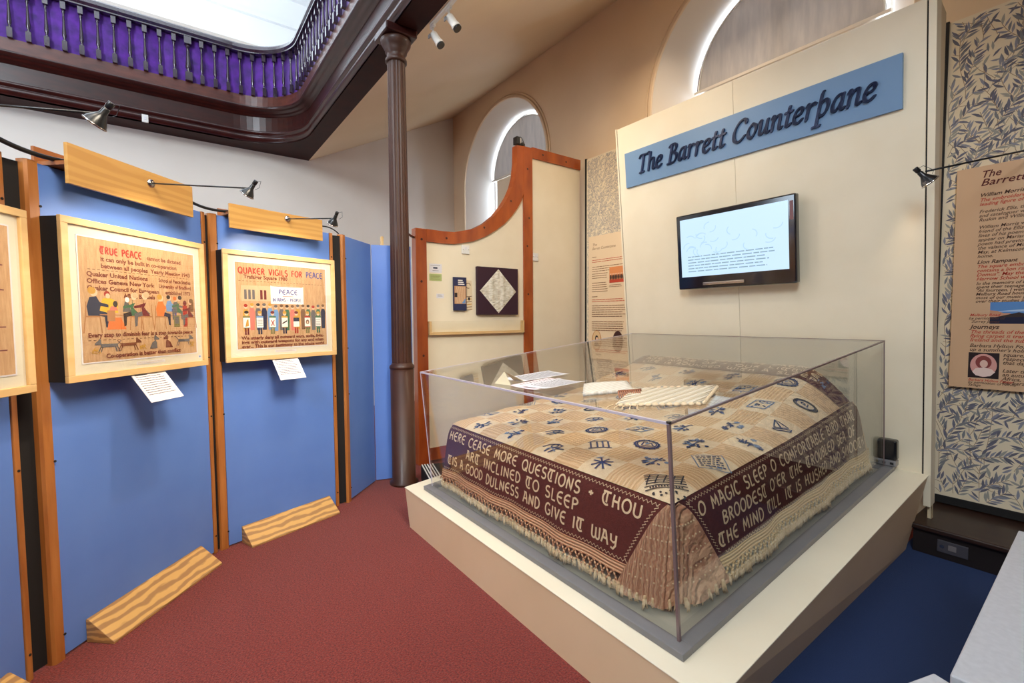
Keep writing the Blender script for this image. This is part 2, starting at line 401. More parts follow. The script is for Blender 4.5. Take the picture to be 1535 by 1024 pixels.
# ------------------------------------------------------------------ gallery front
XG=-8.06; RC=.87
def gpath(off):
    """front line path offset towards the open hall by off; returns list of (x,y,s)"""
    r=RC-off; cx,cy=XG+RC,YF-RC; p=[]
    x=XG+off; yy=YS
    n0=12
    for i in range(n0): p.append((x,YS+(cy-YS)*i/n0))
    for i in range(17):
        a=PI-PI/2*i/16; p.append((cx+r*math.cos(a),cy+r*math.sin(a)))
    for i in range(1,9): p.append((cx+(XR-.01-cx)*i/8,YF-off))
    return p
def sweep(prof,name,m,parent,smooth=False,**k):
    mb=MB(); rows=[[(x,y,z) for x,y in gpath(o)] for o,z in prof]; n=len(rows[0])
    for r in rows: mb.v+=r
    for j in range(len(rows)-1):
        for i in range(n-1): mb.f.append((j*n+i,j*n+i+1,(j+1)*n+i+1,(j+1)*n+i)); mb.m.append(0); mb.sm.append(smooth)
    return mb.build(name,m,parent,**k)
gal=thing('gallery','dark mahogany gallery front with balusters curving round above the hall','balcony',TR(0,0,0))
sweep([(0,4.44),(0,4.64)],'frieze_panel',MAHOG,gal)
sweep([(0,4.26),(0,4.29),(.015,4.30),(.03,4.315),(.035,4.335),(.03,4.355),(.012,4.362),(.014,4.375),(.035,4.385),(.048,4.40),(.045,4.42),(.02,4.43),(0,4.44)],'lower_moulding',MAHOG,gal,smooth=True)
sweep([(0,4.64),(.012,4.642),(.02,4.66),(.045,4.668),(.07,4.685),(.078,4.70),(.10,4.703),(.118,4.715),(.13,4.735),(.128,4.75),(.11,4.757)],'cornice',MAHOG,gal,smooth=True)
sweep([(.105,4.757),(.105,4.90),(-.12,4.90)],'fascia',MAHOL,gal)
mb=MB(); mb.box(XL,XG,YS,YF,ZB,ZB+.02); mb.box(XL,XR,YF,YB,ZB,ZB+.02)
cx,cy=XG+RC,YF-RC
pts=[(cx+RC*math.cos(PI-PI/2*i/16),cy+RC*math.sin(PI-PI/2*i/16)) for i in range(17)]
mb.prism([(XG,YF)]+pts[::-1],lambda a,b,d:(a,b,d),ZB,ZB+.02); mb.box(XL+.01,XR,YB-.01,YB-.002,ZB+.03,ZB+.5)
mb.build('soffit',SOFF,gal)
sweep([(.08,5.485),(.08,5.50),(.06,5.53),(.065,5.575),(.09,5.60),(.16,5.60),(.185,5.575),(.19,5.53),(.17,5.50),(.17,5.485),(.08,5.485)],'handrail',BALW,gal,smooth=False)
# velvet curtain hung behind the balusters
mb=MB(); base=gpath(.03); 
def along(off,step):
    p=gpath(off); out=[]; acc=0; nxt=0
    for a,b in zip(p,p[1:]):
        L=math.dist(a,b); 
        while nxt<=acc+L:
            t=(nxt-acc)/L; out.append((a[0]+(b[0]-a[0])*t,a[1]+(b[1]-a[1])*t,(b[0]-a[0])/L,(b[1]-a[1])/L,nxt)); nxt+=step
        acc+=L
    return out
al=along(.07,.03); rows=[]
for zi in range(4):
    z=4.9+.6*zi/3
    rows.append([(x-.012*math.sin(s*17+math.sin(s*3)*2)*(-ty),y-.012*math.sin(s*17+math.sin(s*3)*2)*tx,z) for x,y,tx,ty,s in al])
n=len(al)
for r in rows: mb.v+=r
for j in range(3):
    for i in range(n-1): mb.f.append((j*n+i,j*n+i+1,(j+1)*n+i+1,(j+1)*n+i)); mb.m.append(0); mb.sm.append(True)
mb.build('velvet_curtain',PURP,gal,label='purple velvet hanging behind the balusters')
BP=[(.016,.10),(.022,.105),(.022,.115),(.014,.125),(.012,.14),(.020,.17),(.021,.20),(.016,.27),(.012,.37),(.010,.44),(.016,.455),(.016,.465),(.011,.475),(.016,.49)]
def bal(sc=1):
    m=MB(); w=.024*sc
    m.box(-w,w,-w,w,0,.11); m.lathe([(r*sc*1.05,h) for r,h in BP],12); m.box(-w,w,-w,w,.49,.6); return m
b0=None; sp=.1555
for (x,y,tx,ty,s) in along(.125,sp):
    if s<3.2 or x>-3.6: continue
    newel = abs(y-.36)<sp/2 and x<-7.5
    if newel: o=bal(1.7).build('newel',BALW,gal)
    elif b0 is None: o=b0=bal().build('baluster',BALW,gal)
    else: o=b0.copy(); COL.objects.link(o); o.parent=gal
    o.location=(x,y,4.9)
# column
ct=thing('column','tall brown cast iron column with fluted shaft carrying the gallery','column',TR(-4.23,1.79,0))
MB().lathe([(.135,0),(.135,.02),(.112,.04),(.112,1.12)],32).build('pedestal',COLM,ct)
MB().lathe([(.112,1.12),(.118,1.125),(.118,1.15),(.10,1.165),(.096,1.18)],32).build('collar',COLM,ct)
MB().lathe([(.095,1.18),(.092,1.8),(.082,4.0)],40,flute=.055,smooth=False).build('shaft',COLM,ct)
MB().lathe([(.082,3.98),(.098,3.985),(.098,4.01),(.084,4.02),(.086,4.06),(.10,4.075),(.10,4.09),(.118,4.12),(.135,4.15),(.14,4.18),(.128,4.19)],40).build('capital',COLM,ct)
mb=MB(); mb.box(-.15,.15,-.15,.15,4.19,ZB); mb.build('abacus',MAHOG,ct,bevel=.01)
# small switch plate on the gallery
t=thing('switch_plate','small white switch plate on the dark gallery moulding','switch plate',TR(XG+.04,-.17,4.3))
MB().box(0,.02,-.035,.035,-.05,.05).build('plate',WHITE,t,bevel=.004); MB().box(.02,.027,-.012,.012,-.02,.02).build('rocker',PAPER,t,bevel=.002)
# ================================================================== SCREEN PANELS
PBM=frame((-2.968,-.478,0),(-.746,.665,0),(-.665,-.746,0),(0,0,1))
PCM=frame((-3.755,.253,0),(-.317,.948,0),(-.948,-.317,0),(0,0,1))
a=math.radians(152); dA=(math.cos(a),math.sin(a)); 
PAM=frame((-2.895-1.0*dA[0],-.553-1.0*dA[1],0),(dA[0],dA[1],0),(-dA[1],dA[0],0),(0,0,1))
HP=2.315
def screen_panel(M,w,label,left=True,right=True,blackw=.055,top=HP):
    t=thing('folding_screen',label,'screen',M,'tall blue folding screens')
    x0=.03 if left else 0; x1=w-(.03 if right else 0)
    MB().box(x0,x1,0,.035,.012,top).build('blue_board',BLUEP,t,bevel=.002)
    if left:
        m=MB(); m.prism([(-.028,.0),(-.02,-.012),(0.02,-.012),(.028,0),(.028,.035),(-.028,.035)],lambda a,b,d:(a,b,d),0,top+.004); m.build('edge_strip',EDGEW,t)
    if right:
        m=MB(); m.box(w-.028,w,-.006,.035,0,top+.004); m.build('edge_strip',EDGEW,t,bevel=.003)
    for xx in ((.0 if left else None),(w-.014 if right else None)):
        if xx is None: continue
        for z in (.12,.95,1.35,2.12): MB().lathe([(.006,0),(.006,.003)],8,c=(xx+.022 if xx<.1 else xx,-.0125 if xx<.1 else -.0065,z),axis=(0,-1,0)).build('screw',BLACK,t)
    return t
pA=screen_panel(PAM,1.0,'blue display panel nearest the camera at the left edge, cut by the frame')
pB=screen_panel(PBM,1.03,'large blue display panel behind the first fully visible framed embroidery')
pC=screen_panel(PCM,.91,'second large blue display panel behind the framed embroidery of a vigil')
pD=screen_panel(frame((-4.075,1.21,0),(-.69,.724,0),(-.724,-.69,0),(0,0,1)),.505,'narrow blue panel turned between the vigil embroidery panel and the column',left=True,right=False)
pE=screen_panel(frame((-4.43,1.585,0),(.258,.966,0),(-.966,.258,0),(0,0,1)),.375,'narrow blue panel standing just behind the brown column',left=False,right=False)
for o in pE.children:
    pass
# black felt joints between panels, kept with the panel on their right
def joint(t,M,a,b):
    Mi=M.inverted(); A=Mi@Vector((*a,0)); B=Mi@Vector((*b,0)); d=(B-A); n=Vector((d.y,-d.x,0)).normalized()*.006
    m=MB(); m.prism([(A.x,A.y),(B.x,B.y),(B.x+n.x,B.y+n.y),(A.x+n.x,A.y+n.y)],lambda p,q,d:(p,q,d),.01,2.305); m.build('joint_strip',BLACK,t)
def wp(M,x,y): v=M@Vector((x,y,0)); return (v.x,v.y)
joint(pB,PBM,wp(PAM,1.0,.03),wp(PBM,-.02,.03))
joint(pC,PCM,wp(PBM,1.03,.02),wp(PCM,-.02,.02))
joint(pD,pD.matrix_world.copy() if False else frame((-4.075,1.21,0),(-.69,.724,0),(-.724,-.69,0),(0,0,1)),wp(PCM,.91,.02),(-4.068,1.185))
# foot wedges
def wedge(M,x0,x1,label,dz=.118,dep=.15):
    t=thing('foot_wedge',label,'wooden wedge',M@TR(x0,0,0),'wooden wedges at the foot of the panels')
    m=MB(); m.prism([(0,.001),(0,dz),(-.012,dz),(-dep,.012),(-dep,.001)],lambda a,b,d:(d,a-.002,b),0,x1-x0); m.build('wedge',GRAINW,t,bevel=.002)
    return t
wedge(PAM,.12,.885,'grained wood wedge barely in view at the bottom left corner')
wedge(PBM,.13,.88,'grained wood floor wedge under the first framed embroidery, showing a knot')
wedge(PCM,.115,.815,'grained wood floor wedge against the panel nearer the column')
# headers with lamp arms
def header(M,x0,x1,zb0,zt,dx,lamp_len,label,lampz,droop):
    t=thing('light_header',label,'picture light',M@TR(x0,0,HP),'wooden light headers on the panels')
    W=x1-x0; z0=zb0-HP; z1=zt-HP
    MB().box(0,W,-.115,-.097,z0,z1).build('front_board',ASHL,t,bevel=.0015)
    MB().box(.0,W-.04,.055,.07,z0+.02,z1-.01).build('back_board',ASHD,t,bevel=.0015)
    MB().box(.01,W-.02,-.097,.055,.006,.024).build('shelf_strip',ASHD,t)
    MB().lathe([(.024,0),(.024,.004),(.017,.012),(.008,.016)],20,c=(dx,-.115,lampz-HP),axis=(0,-1,0)).build('wall_rose',CHROME,t)
    E=(dx,-lamp_len,lampz-HP+droop)
    m=MB(); m.tube([(dx,-.13,lampz-HP),(dx,-.115-(lamp_len-.115)*.5,lampz-HP+droop*.5),E],.0042,8); m.build('arm',BLK,t)
    lampart(t,Vector(E),Vector((.0,.62,-.78)))
    return t
def lampart(t,E,ax,lit=True,s=.66):
    ax=ax.normalized(); r=MB(); c=E-ax*.0
    r.lathe([(.014*s,-.035*s),(.016*s,-.03*s),(.018*s,0),(.03*s,.02*s),(.046*s,.045*s),(.052*s,.062*s),(.054*s,.066*s),(.050*s,.062*s),(.043*s,.044*s),(.026*s,.02*s),(.012*s,.006*s)],20,c=c,axis=ax)
    o=r.build('reflector',BLK,t)
    r=MB(); r.lathe([(.053*s,.060*s),(.056*s,.063*s),(.056*s,.068*s),(.052*s,.070*s)],20,c=c,axis=ax); r.build('rim',CHROME,o)
    r=MB(); r.lathe([(.004*s,.008*s),(.012*s,.012*s),(.016*s,.024*s),(.012*s,.036*s),(.003*s,.042*s)],12,c=c,axis=ax); r.build('bulb',BULB if lit else CHROME,t)
    r=MB(); r.lathe([(.015*s,-.075*s),(.017*s,-.07*s),(.017*s,-.04*s),(.013*s,-.036*s)],12,c=c,axis=ax); r.build('lamp_holder',BLK,t)
    sd=Vector((1,0,0)); lp=[c-ax*.06*s+sd*0, c-ax*.07*s+sd*.05*s-ax*.01, c-ax*.03*s+sd*.075*s, c+sd*.05*s]
    r=MB(); r.tube([tuple(p) for p in lp],.0018*s,6); r.build('flex',BLK,t)
HA=header(PAM,.08,.83,2.235,2.42,.44,.70,'wooden light header at the far left with its lamp over the gallery edge',2.33,-.02)
HB=header(PBM,.063,.80,2.232,2.417,.44,.70,'wooden light header above the first framed embroidery, black lamp on its arm',2.354,-.045)
HC=header(PCM,.062,.75,2.222,2.385,.402,.70,'smaller looking wooden light header above the vigil embroidery nearest the column',2.346,-.07)
for k,M in enumerate((PAM,PBM,PCM)):
    for dx,P in ((.43,33),):
        a=M@Vector((dx,-.66,2.27)); b=M@Vector((dx+.02,0,1.62))
        spot('lamp_light',a,b,P,96,(1,.88,.70),.6,.02)
# cables
def cable(pts,r,label,m=RUB,grp=None):
    o=MB().tube(pts,r,10).build('cable',m); tag(o,label,'cable',grp); return o
def bez(p0,p1,p2,p3,n=14):
    return [tuple(Vector(p0)*(1-t)**3+Vector(p1)*3*t*(1-t)**2+Vector(p2)*3*t*t*(1-t)+Vector(p3)*t**3) for t in [i/n for i in range(n+1)]]
A_=PAM@Vector((.80,-.0,2.42)); 
cable(bez(PAM@Vector((.78,-.03,2.40)),PAM@Vector((.88,-.03,2.36)),PBM@Vector((-.06,-.03,2.325)),PBM@Vector((.12,-.03,2.352)))+[tuple(PBM@Vector((.2,-.03,2.37)))],.0105,'thick black cable sagging between the two leftmost headers')
cable(bez(PBM@Vector((.76,-.03,2.36)),PBM@Vector((.92,-.03,2.36)),PCM@Vector((-.10,-.03,2.325)),PCM@Vector((.10,-.03,2.345)))+[tuple(PCM@Vector((.2,-.03,2.35)))],.009,'thick black cable sagging between the two fully visible headers')
cable(bez(PCM@Vector((.74,-.0,2.345)),PCM@Vector((.82,0,2.37)),PCM@Vector((.90,0,2.38)),PCM@Vector((.98,.01,2.325))),.005,'thin black cable rising over the joint at the last panel')
# ------------------------------------------------------------------ pictures
def picture(M,x0,z0,w,h,label,dep=.10,mw=.048,fw=.032):
    t=thing('framed_embroidery',label,'picture',M@TR(x0,-.0,z0),'framed embroideries on the blue panels')
    yb=-dep
    m=MB()
    for a,b,c,d in ((0,w,0,fw),(0,w,h-fw,h),(0,fw,fw,h-fw),(w-fw,w,fw,h-fw)): m.box(a,b,yb-.02,yb,c,d)
    m.build('frame',FRAMEW,t,bevel=.002)
    MB().box(.004,w-.004,yb,-.002,.004,h-.004).build('backing_box',BLACK,t)
    MB().box(fw,w-fw,yb-.006,yb-.0005,fw,h-fw).build('mount',MATB,t)
    m=MB(); ix0,ix1,iz0,iz1=fw+mw,w-fw-mw,fw+mw+.006,h-fw-mw
    for a,b,c,d in ((ix0-.006,ix1+.006,iz0-.006,iz0),(ix0-.006,ix1+.006,iz1,iz1+.006),(ix0-.006,ix0,iz0,iz1),(ix1,ix1+.006,iz0,iz1)): m.box(a,b,yb-.0085,yb-.006,c,d)
    m.build('mount_bevel',PAPER,t)
    MB().box(ix0,ix1,yb-.0075,yb-.006,iz0,iz1).build('linen',LINEN,t)
    MB().box(fw,w-fw,yb-.016,yb-.0145,fw,h-fw).build('glazing',GLS,t)
    return t,(ix0,ix1,iz0,iz1),yb-.0078
RB=ink((128,62,42)); RR=ink((170,44,30)); BR=ink((120,84,56)); NV=ink((34,38,66)); YE=ink((226,178,40)); OR=ink((226,116,48)); GN=ink((70,110,78)); MR=ink((112,34,38)); SK=ink((232,190,156)); GY=ink((104,98,98)); LB=ink((110,150,196)); CH=ink((178,122,74)); DK=ink((50,38,36)); WH=ink((238,232,222)); PU=ink((84,78,140)); GD=ink((200,150,56)); BLU=ink((48,62,140)); PK=ink((214,120,104)); OL=ink((126,120,70)); TN=ink((206,176,136))
picB,(ax0,ax1,az0,az1),yy=picture(PBM,.012,1.315,.858,.765,'framed embroidery reading true peace, meeting scenes above dogs, on the middle panel')
A=Art(yy); W=ax1-ax0; H=az1-az0
def X(f): return ax0+W*f
def Z(f): return az0+H*f
def seated(A,x,z,s,d,top,leg,hair,chair=True):
    A.poly([(x-.012*d*s*2,z+.01*s),(x+.02*s*d,z+.0),(x+.05*s*d,z-.005),(x+.055*s*d,z-.05*s),(x+.068*s*d,z-.055*s),(x+.07*s*d,z+.012*s),(x,z+.03*s)],leg)
    A.poly([(x-.022*s,z+.0),(x+.022*s,z+.0),(x+.026*s*d+.01*s,z+.05*s),(x+.016*s*d,z+.085*s),(x-.014*s,z+.08*s),(x-.028*s,z+.04*s)],top)
    A.poly([(x,z+.07*s),(x+.012*s*d,z+.045*s),(x+.07*s*d,z+.038*s),(x+.07*s*d,z+.05*s),(x+.02*s*d,z+.062*s)],top)
    A.disc(x+.006*s*d,z+.102*s,.017*s,.019*s,SK); A.disc(x-.003*s*d,z+.109*s,.018*s,.016*s,hair)
    if chair:
        A.line([(x-.03*s*d,z+.06*s),(x-.034*s*d,z-.0),(x-.045*s*d,z-.075*s)],.005*s,CH); A.line([(x-.034*s*d,z-.004),(x+.03*s*d,z-.004)],.006*s,CH); A.line([(x+.028*s*d,z-.004),(x+.036*s*d,z-.075*s)],.005*s,CH)
hh=.031
A.unc('TRUE PEACE',X(.155),Z(.885),.034,.0075,RR,fit=W*.33)
A.text('cannot be dictated',X(.53),Z(.885),hh,RB,0,.035,fit=W*.33)
A.text('it can only be built in co-operation',X(.155),Z(.825),hh,RB,0,.035,fit=W*.66)
A.text('between all peoples  Yearly Meeting 1943',X(.155),Z(.768),hh,RB,0,.035,fit=W*.80)
for i in range(26): A.line([(X(.06+i*.034),Z(.75)),(X(.08+i*.034),Z(.75))],.003,BR)
for i,(l,r) in enumerate((('Quaker United Nations','School of Peace Studies'),('Offices Geneva New York','University of Bradford'),('Quaker Council for European','established 1973'))):
    A.text(l,X(.05),Z(.695-.056*i),hh,RB,0,.035,fit=W*(.48,.54,.58)[i]); A.text(r,X(.63 if i<2 else .69),Z(.695-.056*i),hh*.95,RB,0,.035,fit=W*(.33,.33,.26)[i])
A.text('Affairs Brussels',X(.32),Z(.53),hh,RB,0,.035,fit=W*.27)
hz=.375
A.disc(X(.19),Z(.555),.016,.016,RR); A.disc(X(.195),Z(.54),.012,.013,SK); A.poly([(X(.13),Z(.40)),(X(.27),Z(.40)),(X(.27),Z(.49)),(X(.22),Z(.52)),(X(.16),Z(.52)),(X(.13),Z(.46))],YE)
seated(A,X(.085),Z(hz),1.12,1,NV,NV,GD)
A.poly([(X(.18),Z(.26)),(X(.33),Z(.26)),(X(.29),Z(.36)),(X(.20),Z(.36))],OR); A.rect(X(.185),X(.245),Z(.33),Z(.42),CH); A.poly([(X(.2),Z(.42)),(X(.27),Z(.42)),(X(.255),Z(.455)),(X(.215),Z(.455))],PK); A.disc(X(.25),Z(.475),.013,.016,DK)
A.poly([(X(.305),Z(.41)),(X(.375),Z(.41)),(X(.355),Z(.49)),(X(.325),Z(.50))],GY); A.disc(X(.345),Z(.515),.012,.014,WH)
A.line([(X(.13),Z(hz+.01)),(X(.50),Z(hz))],.005,CH)
seated(A,X(.41),Z(hz),1.0,-1,GN,DK,TN); seated(A,X(.505),Z(hz),1.05,-1,MR,GY,TN)
A.line([(X(.60),Z(hz)),(X(.95),Z(hz+.005))],.005,CH)
seated(A,X(.635),Z(hz),.98,1,OR,NV,GD); seated(A,X(.72),Z(.42),.75,1,LB,PU,DK,False); seated(A,X(.785),Z(.41),.75,1,GY,GY,OR,False)
A.rect(X(.765),X(.825),Z(.27),Z(.38),OL); A.rect(X(.775),X(.815),Z(.30),Z(.37),GY); seated(A,X(.83),Z(.41),.8,-1,GN,GY,DK,False)
A.poly([(X(.865),Z(.27)),(X(.905),Z(.27)),(X(.91),Z(.48)),(X(.86),Z(.48))],RR); A.disc(X(.885),Z(.505),.014,.016,MR); A.rect(X(.93),X(.98),Z(.42),Z(.52),BR); seated(A,X(.95),Z(hz-.01),.9,-1,MR,GY,BR)
A.text('Every step to diminish fear is a step towards peace',X(.04),Z(.20),hh,RB,0,.035,fit=W*.92)
for i in range(26): A.line([(X(.04+i*.036),Z(.175)),(X(.06+i*.036),Z(.175))],.003,BR)
def dog(A,x,z,s,d,c,sit=False):
    if sit:
        A.poly([(x-.03*s*d,z),(x+.022*s*d,z),(x+.02*s*d,z+.035*s),(x+.012*s*d,z+.05*s),(x-.012*s*d,z+.035*s)],c)
        hx,hz=x+.016*s*d,z+.058*s
    else:
        A.poly([(x-.045*s,z+.024*s),(x+.045*s,z+.024*s),(x+.045*s,z+.04*s),(x-.045*s,z+.04*s)],c)
        for q in (-.045,-.035,.03,.042): A.line([(x+q*s,z+.026*s),(x+q*1.3*s,z)],.005*s,c)
        A.line([(x-.045*s*d,z+.038*s),(x-.062*s*d,z+.055*s)],.004*s,c); hx,hz=x+.055*s*d,z+.045*s
    A.poly([(hx-.014*s*d,hz-.008*s),(hx+.02*s*d,hz-.008*s),(hx+.02*s*d,hz),(hx+.004*s*d,hz+.012*s),(hx-.008*s*d,hz+.024*s),(hx-.012*s*d,hz+.01*s)],c)
dog(A,X(.19),Z(.075),1.0,-1,GY); dog(A,X(.34),Z(.075),1.0,1,ink((128,72,44))); dog(A,X(.56),Z(.075),.95,1,GY,True); dog(A,X(.70),Z(.075),.95,-1,ink((120,60,40)),True); dog(A,X(.86),Z(.085),.95,1,GY)
for q in (.09,.46,.95):
    for i in range(14): A.line([(X(q)+random.uniform(-.022,.022),Z(.09)+random.uniform(-.015,.02)),(X(q)+random.uniform(-.022,.022),Z(.09)+random.uniform(-.015,.02))],.003,GD)
A.text('Co-operation is better than conflict',X(.16),Z(.025),.03,RB,0,.035,fit=W*.66)
A.build('needlework',picB)
def bars(A,x0,x1,z0,n,dz,h,m,jit=.15):
    for i in range(n):
        e=x1-(x1-x0)*random.uniform(0,jit); x=x0
        while x<e-.004:
            l=min(random.uniform(.006,.02)*(x1-x0)*6,e-x); A.rect(x,x+l*.86,z0-i*dz,z0-i*dz+h,m); x+=l
cap=Art(yy-.0); cap.rect(.36,.54,.05,.066,PAPER); bars(cap,.365,.535,.06,2,.005,.002,TN); cap.rect(.79,.812,.048,.07,PAPER); cap.rect(.794,.808,.054,.064,LB); cap.build('title_slip',picB,kind='stuff')
picC,(ax0,ax1,az0,az1),yy=picture(PCM,.006,1.312,.84,.765,'framed embroidery reading quaker vigils for peace, on the panel nearest the column')
A=Art(yy); W=ax1-ax0; H=az1-az0
A.unc('QUAKER VIGILS FOR',X(.03),Z(.875),.042,.008,RR,fit=W*.68); A.unc('PEACE',X(.76),Z(.875),.042,.0065,BLU,fit=W*.2)
A.text('Trafalgar Square 1980',X(.08),Z(.82),.036,RB,0,.035,fit=W*.46)
for i in range(26): A.line([(X(.03+i*.036),Z(.79)),(X(.05+i*.036),Z(.79))],.003,BR)
A.rect(X(.05),X(.36),Z(.56),Z(.74),TN); 
for q in (.08,.12,.16,.24,.28): A.rect(X(q),X(q+.025),Z(.58),Z(.69),GY if q<.2 else MR)
A.rect(X(.35),X(.72),Z(.53),Z(.75),WH); A.line([(X(.36),Z(.745)),(X(.71),Z(.745))],.004,CH)
A.unc('PEACE',X(.44),Z(.65),.032,.006,BLU,fit=W*.21); A.line([(X(.48),Z(.625)),(X(.60),Z(.625))],.003,RR)
A.unc('IN ARMS - PEOPLE',X(.37),Z(.56),.024,.004,BLU,fit=W*.32)
hc=[OL,GY,GN,NV,MR,BR,LB,PK,RR,GD]
for i in range(15):
    x=X(.09+i*.062); z=Z(.20)+random.uniform(0,.012); c=random.choice(hc)
    A.poly([(x-.014,z),(x+.014,z),(x+.02,z+.13),(x+.012,z+.155),(x-.012,z+.155),(x-.02,z+.13)],c); A.disc(x,z+.172,.012,.014,SK); A.disc(x,z+.18,.013,.011,random.choice([DK,BR,GD,GY,RR]))
for i,(c,l,pc) in enumerate(((OL,MR,GD),(LB,NV,NV),(GN,OL,RR),(GD,NV,DK),(GD,RR,NV),(RR,OL,BR),(GN,GN,GY))):
    x=X(.095+i*.133); z=Z(.165)
    A.rect(x-.014,x-.003,z,z+.05,l); A.rect(x+.003,x+.014,z,z+.05,l); A.poly([(x-.02,z+.045),(x+.02,z+.045),(x+.024,z+.13),(x-.024,z+.13)],c)
    A.disc(x,z+.148,.013,.015,SK); A.disc(x,z+.157,.015,.011,random.choice([DK,MR,GD,BR]))
    A.rect(x-.023,x+.023,z+.05,z+.118,WH)
    if i==0: A.poly([(x-.01,z+.055),(x+.0,z+.1),(x+.012,z+.11),(x+.014,z+.06)],pc)
    elif i==2: A.line([(x-.01,z+.06),(x+.012,z+.1)],.006,RR); A.line([(x-.01,z+.1),(x+.012,z+.06)],.006,RR)
    elif i==3: A.poly([(x-.018,z+.07),(x+.018,z+.09),(x+.018,z+.1),(x-.018,z+.08)],DK)
    elif i==4: A.rect(x-.023,x+.023,z+.09,z+.118,NV)
    elif i==5: A.disc(x,z+.085,.014,.018,BR); A.disc(x,z+.082,.007,.01,SK)
    else:
        for q in range(4): A.rect(x-.018,x+.018,z+.06+q*.013,z+.063+q*.013,GY)
for i,s_ in enumerate(('We utterly deny all outward wars, strife, fight-','ings with outward weapons for any end what-','ever... This is our testimony to the whole world')):
    A.text(s_,X(.04),Z(.11-.05*i),.032,RB,0,.035,fit=W*.92)
A.build('needlework',picC)
cap=Art(yy); cap.rect(.34,.5,.05,.066,PAPER); bars(cap,.345,.495,.06,2,.005,.002,TN); cap.build('title_slip',picC,kind='stuff')
picA,(ax0,ax1,az0,az1),yy=picture(PAM,.10,1.30,.855,.765,'framed embroidery cut off by the left edge of the frame')
A=Art(yy)
for q in (.18,.35,.62,.8): A.line([(ax1-.3,az0+.55*q),(ax1-.03,az0+.55*q)],.005,MR)
A.build('needlework',picA)
# caption cards
def card(M,x,z,w,h,label):
    tilt=math.radians(-38)
    t=thing('caption_card',label,'card',M@TR(x,-.10,z)@Matrix.Rotation(tilt,4,'X'),'caption cards under the embroideries')
    MB().box(0,w,-.003,0,-h,0).build('sheet',PAPER,t)
    A=Art(-.0034); bars(A,.015,w-.02,-.03,9,.0145,.0045,ink((112,108,114))); A.rect(.015,.09,-.018,-.013,GY); A.build('print',t,kind='stuff')
    MB().box(.04,w-.04,.0,.004,-h+.01,-.005).build('holder',ACRE,t)
    return t
card(PBM,.335,1.318,.212,.19,'white caption card tilted out below the true peace embroidery')
card(PCM,.32,1.315,.195,.19,'white caption card tilted out below the vigils embroidery')
# ================================================================== PARTITION
XP=-4.61
PM=frame((XP,0,0),(0,1,0),(-1,0,0),(0,0,1))   # local x = world y, local -y faces camera
par=thing('wooden_partition','stained pine framed cream partition with a sweeping curved top rail','partition',PM@TR(2.13,0,0))
ox=-2.13
f=lambda a,b,d:(a+ox,d,b)
MB().box(2.13+ox,2.258+ox,-.0,.10,0,2.566).build('end_post',PINE,par,bevel=.004)
MB().box(3.585+ox,3.727+ox,-.002,.10,0,3.72).build('main_post',PINE,par,bevel=.004)
OUT=[(2.258,2.566),(2.45,2.562),(2.6,2.566),(2.849,2.63),(3.02,2.72),(3.163,2.83),(3.27,2.95),(3.357,3.075),(3.42,3.20),(3.46,3.33),(3.482,3.5),(3.487,3.71)]
INN=[(2.258,2.431),(2.45,2.427),(2.6,2.433),(2.847,2.487),(3.02,2.56),(3.163,2.645),(3.29,2.735),(3.40,2.84),(3.49,2.95),(3.56,3.06),(3.585,3.14),(3.585,3.715)]
m=MB(); n=len(OUT)
for i in range(n-1):
    q=[OUT[i],OUT[i+1],INN[i+1],INN[i]]; m.prism(q[::-1],f,0,.10)
m.build('curved_rail',PINE,par)
MB().box(3.727+ox,4.57+ox,0,.08,3.60,3.735).build('top_rail',PINE,par,bevel=.003)
MB().box(2.13+.128+ox,3.585+ox,0.01,.08,.03,.168).build('bottom_rail',PINE,par,bevel=.003)
poly=[(2.258,.168),(3.585,.168)]+[(a,b) for a,b in INN[:-1][::-1]]
m=MB(); m.prism([(a,b) for a,b in poly],f,.02,.045); m.build('infill_panel',CREAM,par)
MB().box(3.727+ox,4.57+ox,.02,.045,.03,3.6).build('infill_panel',CREAM,par)
m=MB()
random.seed(3)
for (a,b) in ((3.65,1.9),(3.64,2.5),(3.67,2.85),(3.65,3.45),(2.19,2.0),(2.2,1.2),(2.2,2.45),(2.5,2.49),(3.0,2.66),(3.39,3.02),(3.9,3.67),(4.3,3.66)):
    m.lathe([(.014,0),(.012,.0008)],10,c=(a+ox,-.0022,b),axis=(0,-1,0))
m.build('knots',PINEK,par,kind='stuff')
# leaflet ledge with clear front
t=thing('leaflet_ledge','pale wood ledge with clear acrylic front across the left part of the partition','shelf',PM@TR(2.262,.018,1.43))
MB().box(0,1.30,-.05,0,-.01,.02).build('ledge',FRAMEW,t,bevel=.002)
for a in (0,1.275): MB().box(a,a+.025,-.05,0,.02,.14).build('upright',FRAMEW,t,bevel=.002)
MB().box(.025,1.275,-.048,-.044,.02,.145).build('clear_front',ACR,t)
def plate(M,label,w=.10,h=.10):
    t=thing('socket_plate',label,'socket',M,'white socket plates on the partition')
    MB().box(-w/2,w/2,-.014,0,-h/2,h/2).build('plate',WHITE,t,bevel=.004)
    MB().box(-.012,.012,-.019,-.014,.0,.028).build('switch',PAPER,t,bevel=.002)
    for s in(-1,1): MB().lathe([(.004,0),(.004,.001)],8,c=(s*w*.35,-.014,0),axis=(0,-1,0)).build('screw',CHROME,t)
plate(PM@TR(2.75,.02,2.385),'white socket plate just under the curved rail of the partition')
plate(PM@TR(3.775,.02,2.375),'white socket plate on the taller bay, right of the main post')
def notice(M,w,h,m,label,rows,name='paper_notice'):
    t=thing(name,label,'notice',M); MB().box(0,w,-.0015,0,-h,0).build('sheet',m,t)
    A=Art(-.002); rows(A,w,h); A.build('print',t,kind='stuff'); return t
